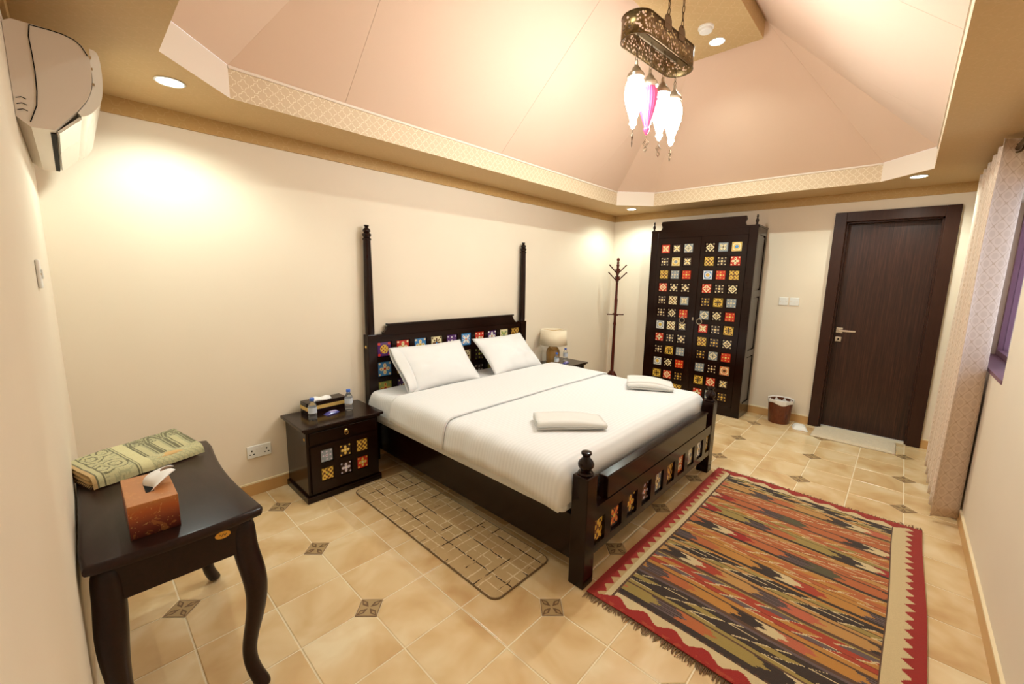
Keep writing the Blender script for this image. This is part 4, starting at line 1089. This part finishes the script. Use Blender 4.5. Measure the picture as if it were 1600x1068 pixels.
for i in range(NC * 2):
    u = (i + .5) / (NC * 2); p = cuf(u, .977)
    ring = [(p[0] + .010 * math.cos(a) * 0, p[1] + .022 * math.cos(a), 2.305 + .022 * math.sin(a)) for a in [2 * PI * j / 16 for j in range(16)]]
    obj('grommet', MB().tube(ring, .005, 6, True), BRONZE, cu, smooth=True)

# ================================================================== wall fittings
so = thing('wall_socket', 'white double wall socket above the baseboard', 'socket', (.846, 0, .309))
obj('face_plate', MB().box(-.073, .073, -.009, -.0005, -.043, .043), WHITE, so, bevel=.003)
for sx in (-1, 1):
    obj('rocker_switch', MB().box(sx * .014 - .006, sx * .014 + .006, -.012, -.009, .010, .028), WHITE, so, bevel=.001)
    for dx, dz, w, h in ((0, .012, .0035, .006), (-.011, -.012, .005, .003), (.011, -.012, .005, .003)):
        obj('pin_hole', MB().box(sx * .045 + dx - w, sx * .045 + dx + w, -.0096, -.0088, dz - h - .004, dz + h - .004), BLACK, so)
def switch(label, loc, rz, group=None):
    s = thing('light_switch', label, 'switch', loc, rz, group)
    obj('face_plate', MB().box(-.043, .043, -.009, -.0005, -.043, .043), WHITE, s, bevel=.003)
    obj('rocker', MB().box(-.009, .009, -.013, -.009, -.014, .014), WHITE, s, bevel=.001)
    for sx in (-1, 1): obj('screw_cap', MB().lathe([(.003, 0), (.003, .001)], (0, 0, 0), 8), BRASS, s, loc=(sx * .030, -.009, 0), rot=(PI / 2, 0, 0))
    return s
switch('square white light switch on the door wall, the one closer to the wardrobe', (L, -2.153, 1.325), -PI / 2, 'switches by the door')
switch('square white light switch on the door wall, the one closer to the door', (L, -2.253, 1.325), -PI / 2, 'switches by the door')
ls3 = switch('lone white switch on the wall under the air conditioner', (0, -1.19, 1.507), PI / 2)

# ================================================================== ceiling fittings
LENS = Mat('downlight_lens', (1, 1, 1), .4, emit=(.90, 1., .88), es=14.).m
def downlight(label, x, y, z, w):
    d = thing('downlight', label, 'downlight', (x, y, z), 0, 'recessed ceiling downlights')
    obj('rim', MB().lathe([(.058, 0), (.061, -.004), (.054, -.006), (.050, -.002)], (0, 0, 0), 28, False), WHITE, d, smooth='auto')
    obj('lens', MB().lathe([(.001, -.0025), (.051, -.0025), (.051, -.001), (.001, -.001)], (0, 0, 0), 28, False), LENS, d)
    light('spot', 'SPOT', d, (0, 0, -.012), w, DOWN_C, spot_size=math.radians(150), spot_blend=.6, shadow_soft_size=.035)
    return d
downlight('round downlight glowing in the soffit next to the air conditioner', .485, -.455, ZS, DOWN_W)
downlight('round downlight glowing in the soffit corner over the coat stand', 5.05, -.47, ZS, DOWN_W)
downlight('round downlight glowing in the soffit near the curtain top', 4.95, -3.085, ZS, DOWN_W)
downlight('round downlight glowing in the ridge box beside the smoke detector', 3.764, -1.80, BZ, BOX_W)
downlight('round downlight in the ridge box end toward the air conditioner', 1.67, -1.80, BZ, BOX_W * .35)
sd = thing('smoke_detector', 'round white smoke detector on the ceiling ridge box', 'smoke detector', (3.515, -1.80, BZ))
obj('base_disc', MB().lathe([(.055, 0), (.055, -.012), (.050, -.014)], (0, 0, 0), 28), WHITE, sd, smooth='auto')
obj('sensor_head', MB().lathe([(.046, -.014), (.046, -.030), (.040, -.036), (.004, -.038)], (0, 0, 0), 28), WHITE, sd, smooth='auto')

# ================================================================== chandelier
cho = Vector((2.60, -1.885, 0))
ch = thing('chandelier', 'oval pierced brass chandelier with four hanging glass globes', 'chandelier', (cho.x, cho.y, 2.835), math.radians(-5))
HL, RR, FH = .235, .088, .118
def stad(u):
    per = 4 * HL + 2 * PI * RR; s = (u % 1.) * per
    if s < 2 * HL: return (-HL + s, RR)
    s -= 2 * HL
    if s < PI * RR: a = PI / 2 - s / RR; return (HL + RR * math.cos(a), RR * math.sin(a))
    s -= PI * RR
    if s < 2 * HL: return (HL - s, -RR)
    s -= 2 * HL; a = -PI / 2 - s / RR; return (-HL + RR * math.cos(a), RR * math.sin(a))
per = 4 * HL + 2 * PI * RR
bd_ = obj('pierced_band', MB().grid(lambda u, v: (*stad(u), FH * v), 96, 2, lambda u, v: (u * per, v * .12)), FILI, ch, smooth=True)
bd_.modifiers.new('t', 'SOLIDIFY').thickness = .002
for z in (0, FH): obj('band_rim', MB().tube([(*stad(i / 64), z) for i in range(64)], .003, 6, True), BRONZE, bd_, smooth=True)
obj('centre_plate', MB().box(-HL - RR + .002, HL + RR - .002, -.016, .016, .055, .062), BRONZE, ch)
obj('light_strip', MB().box(-HL, HL, .0165, .026, .055, .060), PEWTER, ch)
for sx in (-.07, .09):
    ar = [(sx + .038 * math.cos(PI * i / 10), FH + .012 + .038 * math.sin(PI * i / 10)) for i in range(11)] + [(sx - .038, FH - .03), (sx + .038, FH - .03)]
    obj('hanging_lug', MB().prism(ar, 1, -RR - .002, -RR + .002), FILI if False else BRONZE, ch)
def chain(name, p, z0, z1, link=.032, r=.0018, parent=None):
    m = MB(); n = max(1, int((z1 - z0) / (link * .8))); st_ = (z1 - z0) / n
    for i in range(n):
        zc = z0 + st_ * (i + .5); h = st_ * .62; w = .007
        pts = []
        for j in range(12):
            a = 2 * PI * j / 12; q = (w * math.cos(a), h * math.sin(a))
            pts.append((p[0] + (q[0] if i % 2 else 0), p[1] + (0 if i % 2 else q[0]), zc + q[1]))
        m.tube(pts, r, 5, True)
    return obj(name, m, BRONZE, parent, smooth=True)
for sx in (-.07, .09):
    chain('suspension_chain', (sx, -RR), FH + .04, BZ - 2.835 - .02, .045, .0026, ch)
obj('ceiling_rose', MB().box(-.13, .15, -RR - .035, -RR + .035, BZ - 2.835 - .022, BZ - 2.835), BRONZE, ch, bevel=.006)
gl = [('clear', (.96, 1., .97), GLOBE_E), ('pink', (.9, .05, .12), 1.1), ('blue', (.86, .97, 1.), GLOBE_E), ('white', (.98, 1., .97), GLOBE_E)]
for i, (nm, tint, es) in enumerate(gl):
    lx = -.225 + .146 * i
    zt = -.125      # cap top relative to frame bottom
    lamp = obj('pendant_cap', MB().lathe([(.006, zt + .035), (.010, zt + .028), (.010, zt + .012), (.014, zt), (.022, zt - .006), (.026, zt - .020), (.042, zt - .034), (.049, zt - .046), (.049, zt - .058), (.040, zt - .066)], (lx, 0, 0), 22), PEWTER, ch, smooth='auto')
    chain('lamp_chain', (lx, 0), zt + .03, .055, .03, .0018, lamp)
    gp = [(.034, 0), (.045, -.018), (.053, -.045), (.056, -.078), (.053, -.110), (.044, -.145), (.031, -.180), (.021, -.210), (.015, -.224), (.019, -.232), (.020, -.242), (.012, -.252), (.010, -.260), (.003, -.268)]
    n_ = 44; gm = MB(); vs_ = []
    gm.lathe([(r, z) for r, z in gp], (0, 0, 0), n_)
    gmat = globe('globe_' + nm, tint, es)
    go = obj('glass_globe', gm, gmat, lamp, smooth=True, loc=(lx, 0, zt - .060))
    zb = zt - .060 - .268
    ang = 1.2 * i + .4; ca, sa = math.cos(ang), math.sin(ang)
    def P2(a, z): return (lx + a * ca, a * sa, zb + z)
    dg = MB().tube([P2(0, .004), P2(0, -.022)], .0011, 5).tube([P2(0, -.022), P2(.020, -.045), P2(0, -.068), P2(-.020, -.045)], .0022, 5, True).tube([P2(0, -.034), P2(.009, -.045), P2(0, -.056), P2(-.009, -.045)], .0018, 5, True).tube([P2(.011 * math.cos(t), -.078 + .011 * math.sin(t)) for t in [2 * PI * q / 12 for q in range(12)]], .0018, 5, True).tube([P2(0, -.089), P2(0, -.097)], .0018, 5)
    obj('filigree_drop', dg, BRONZE, lamp)
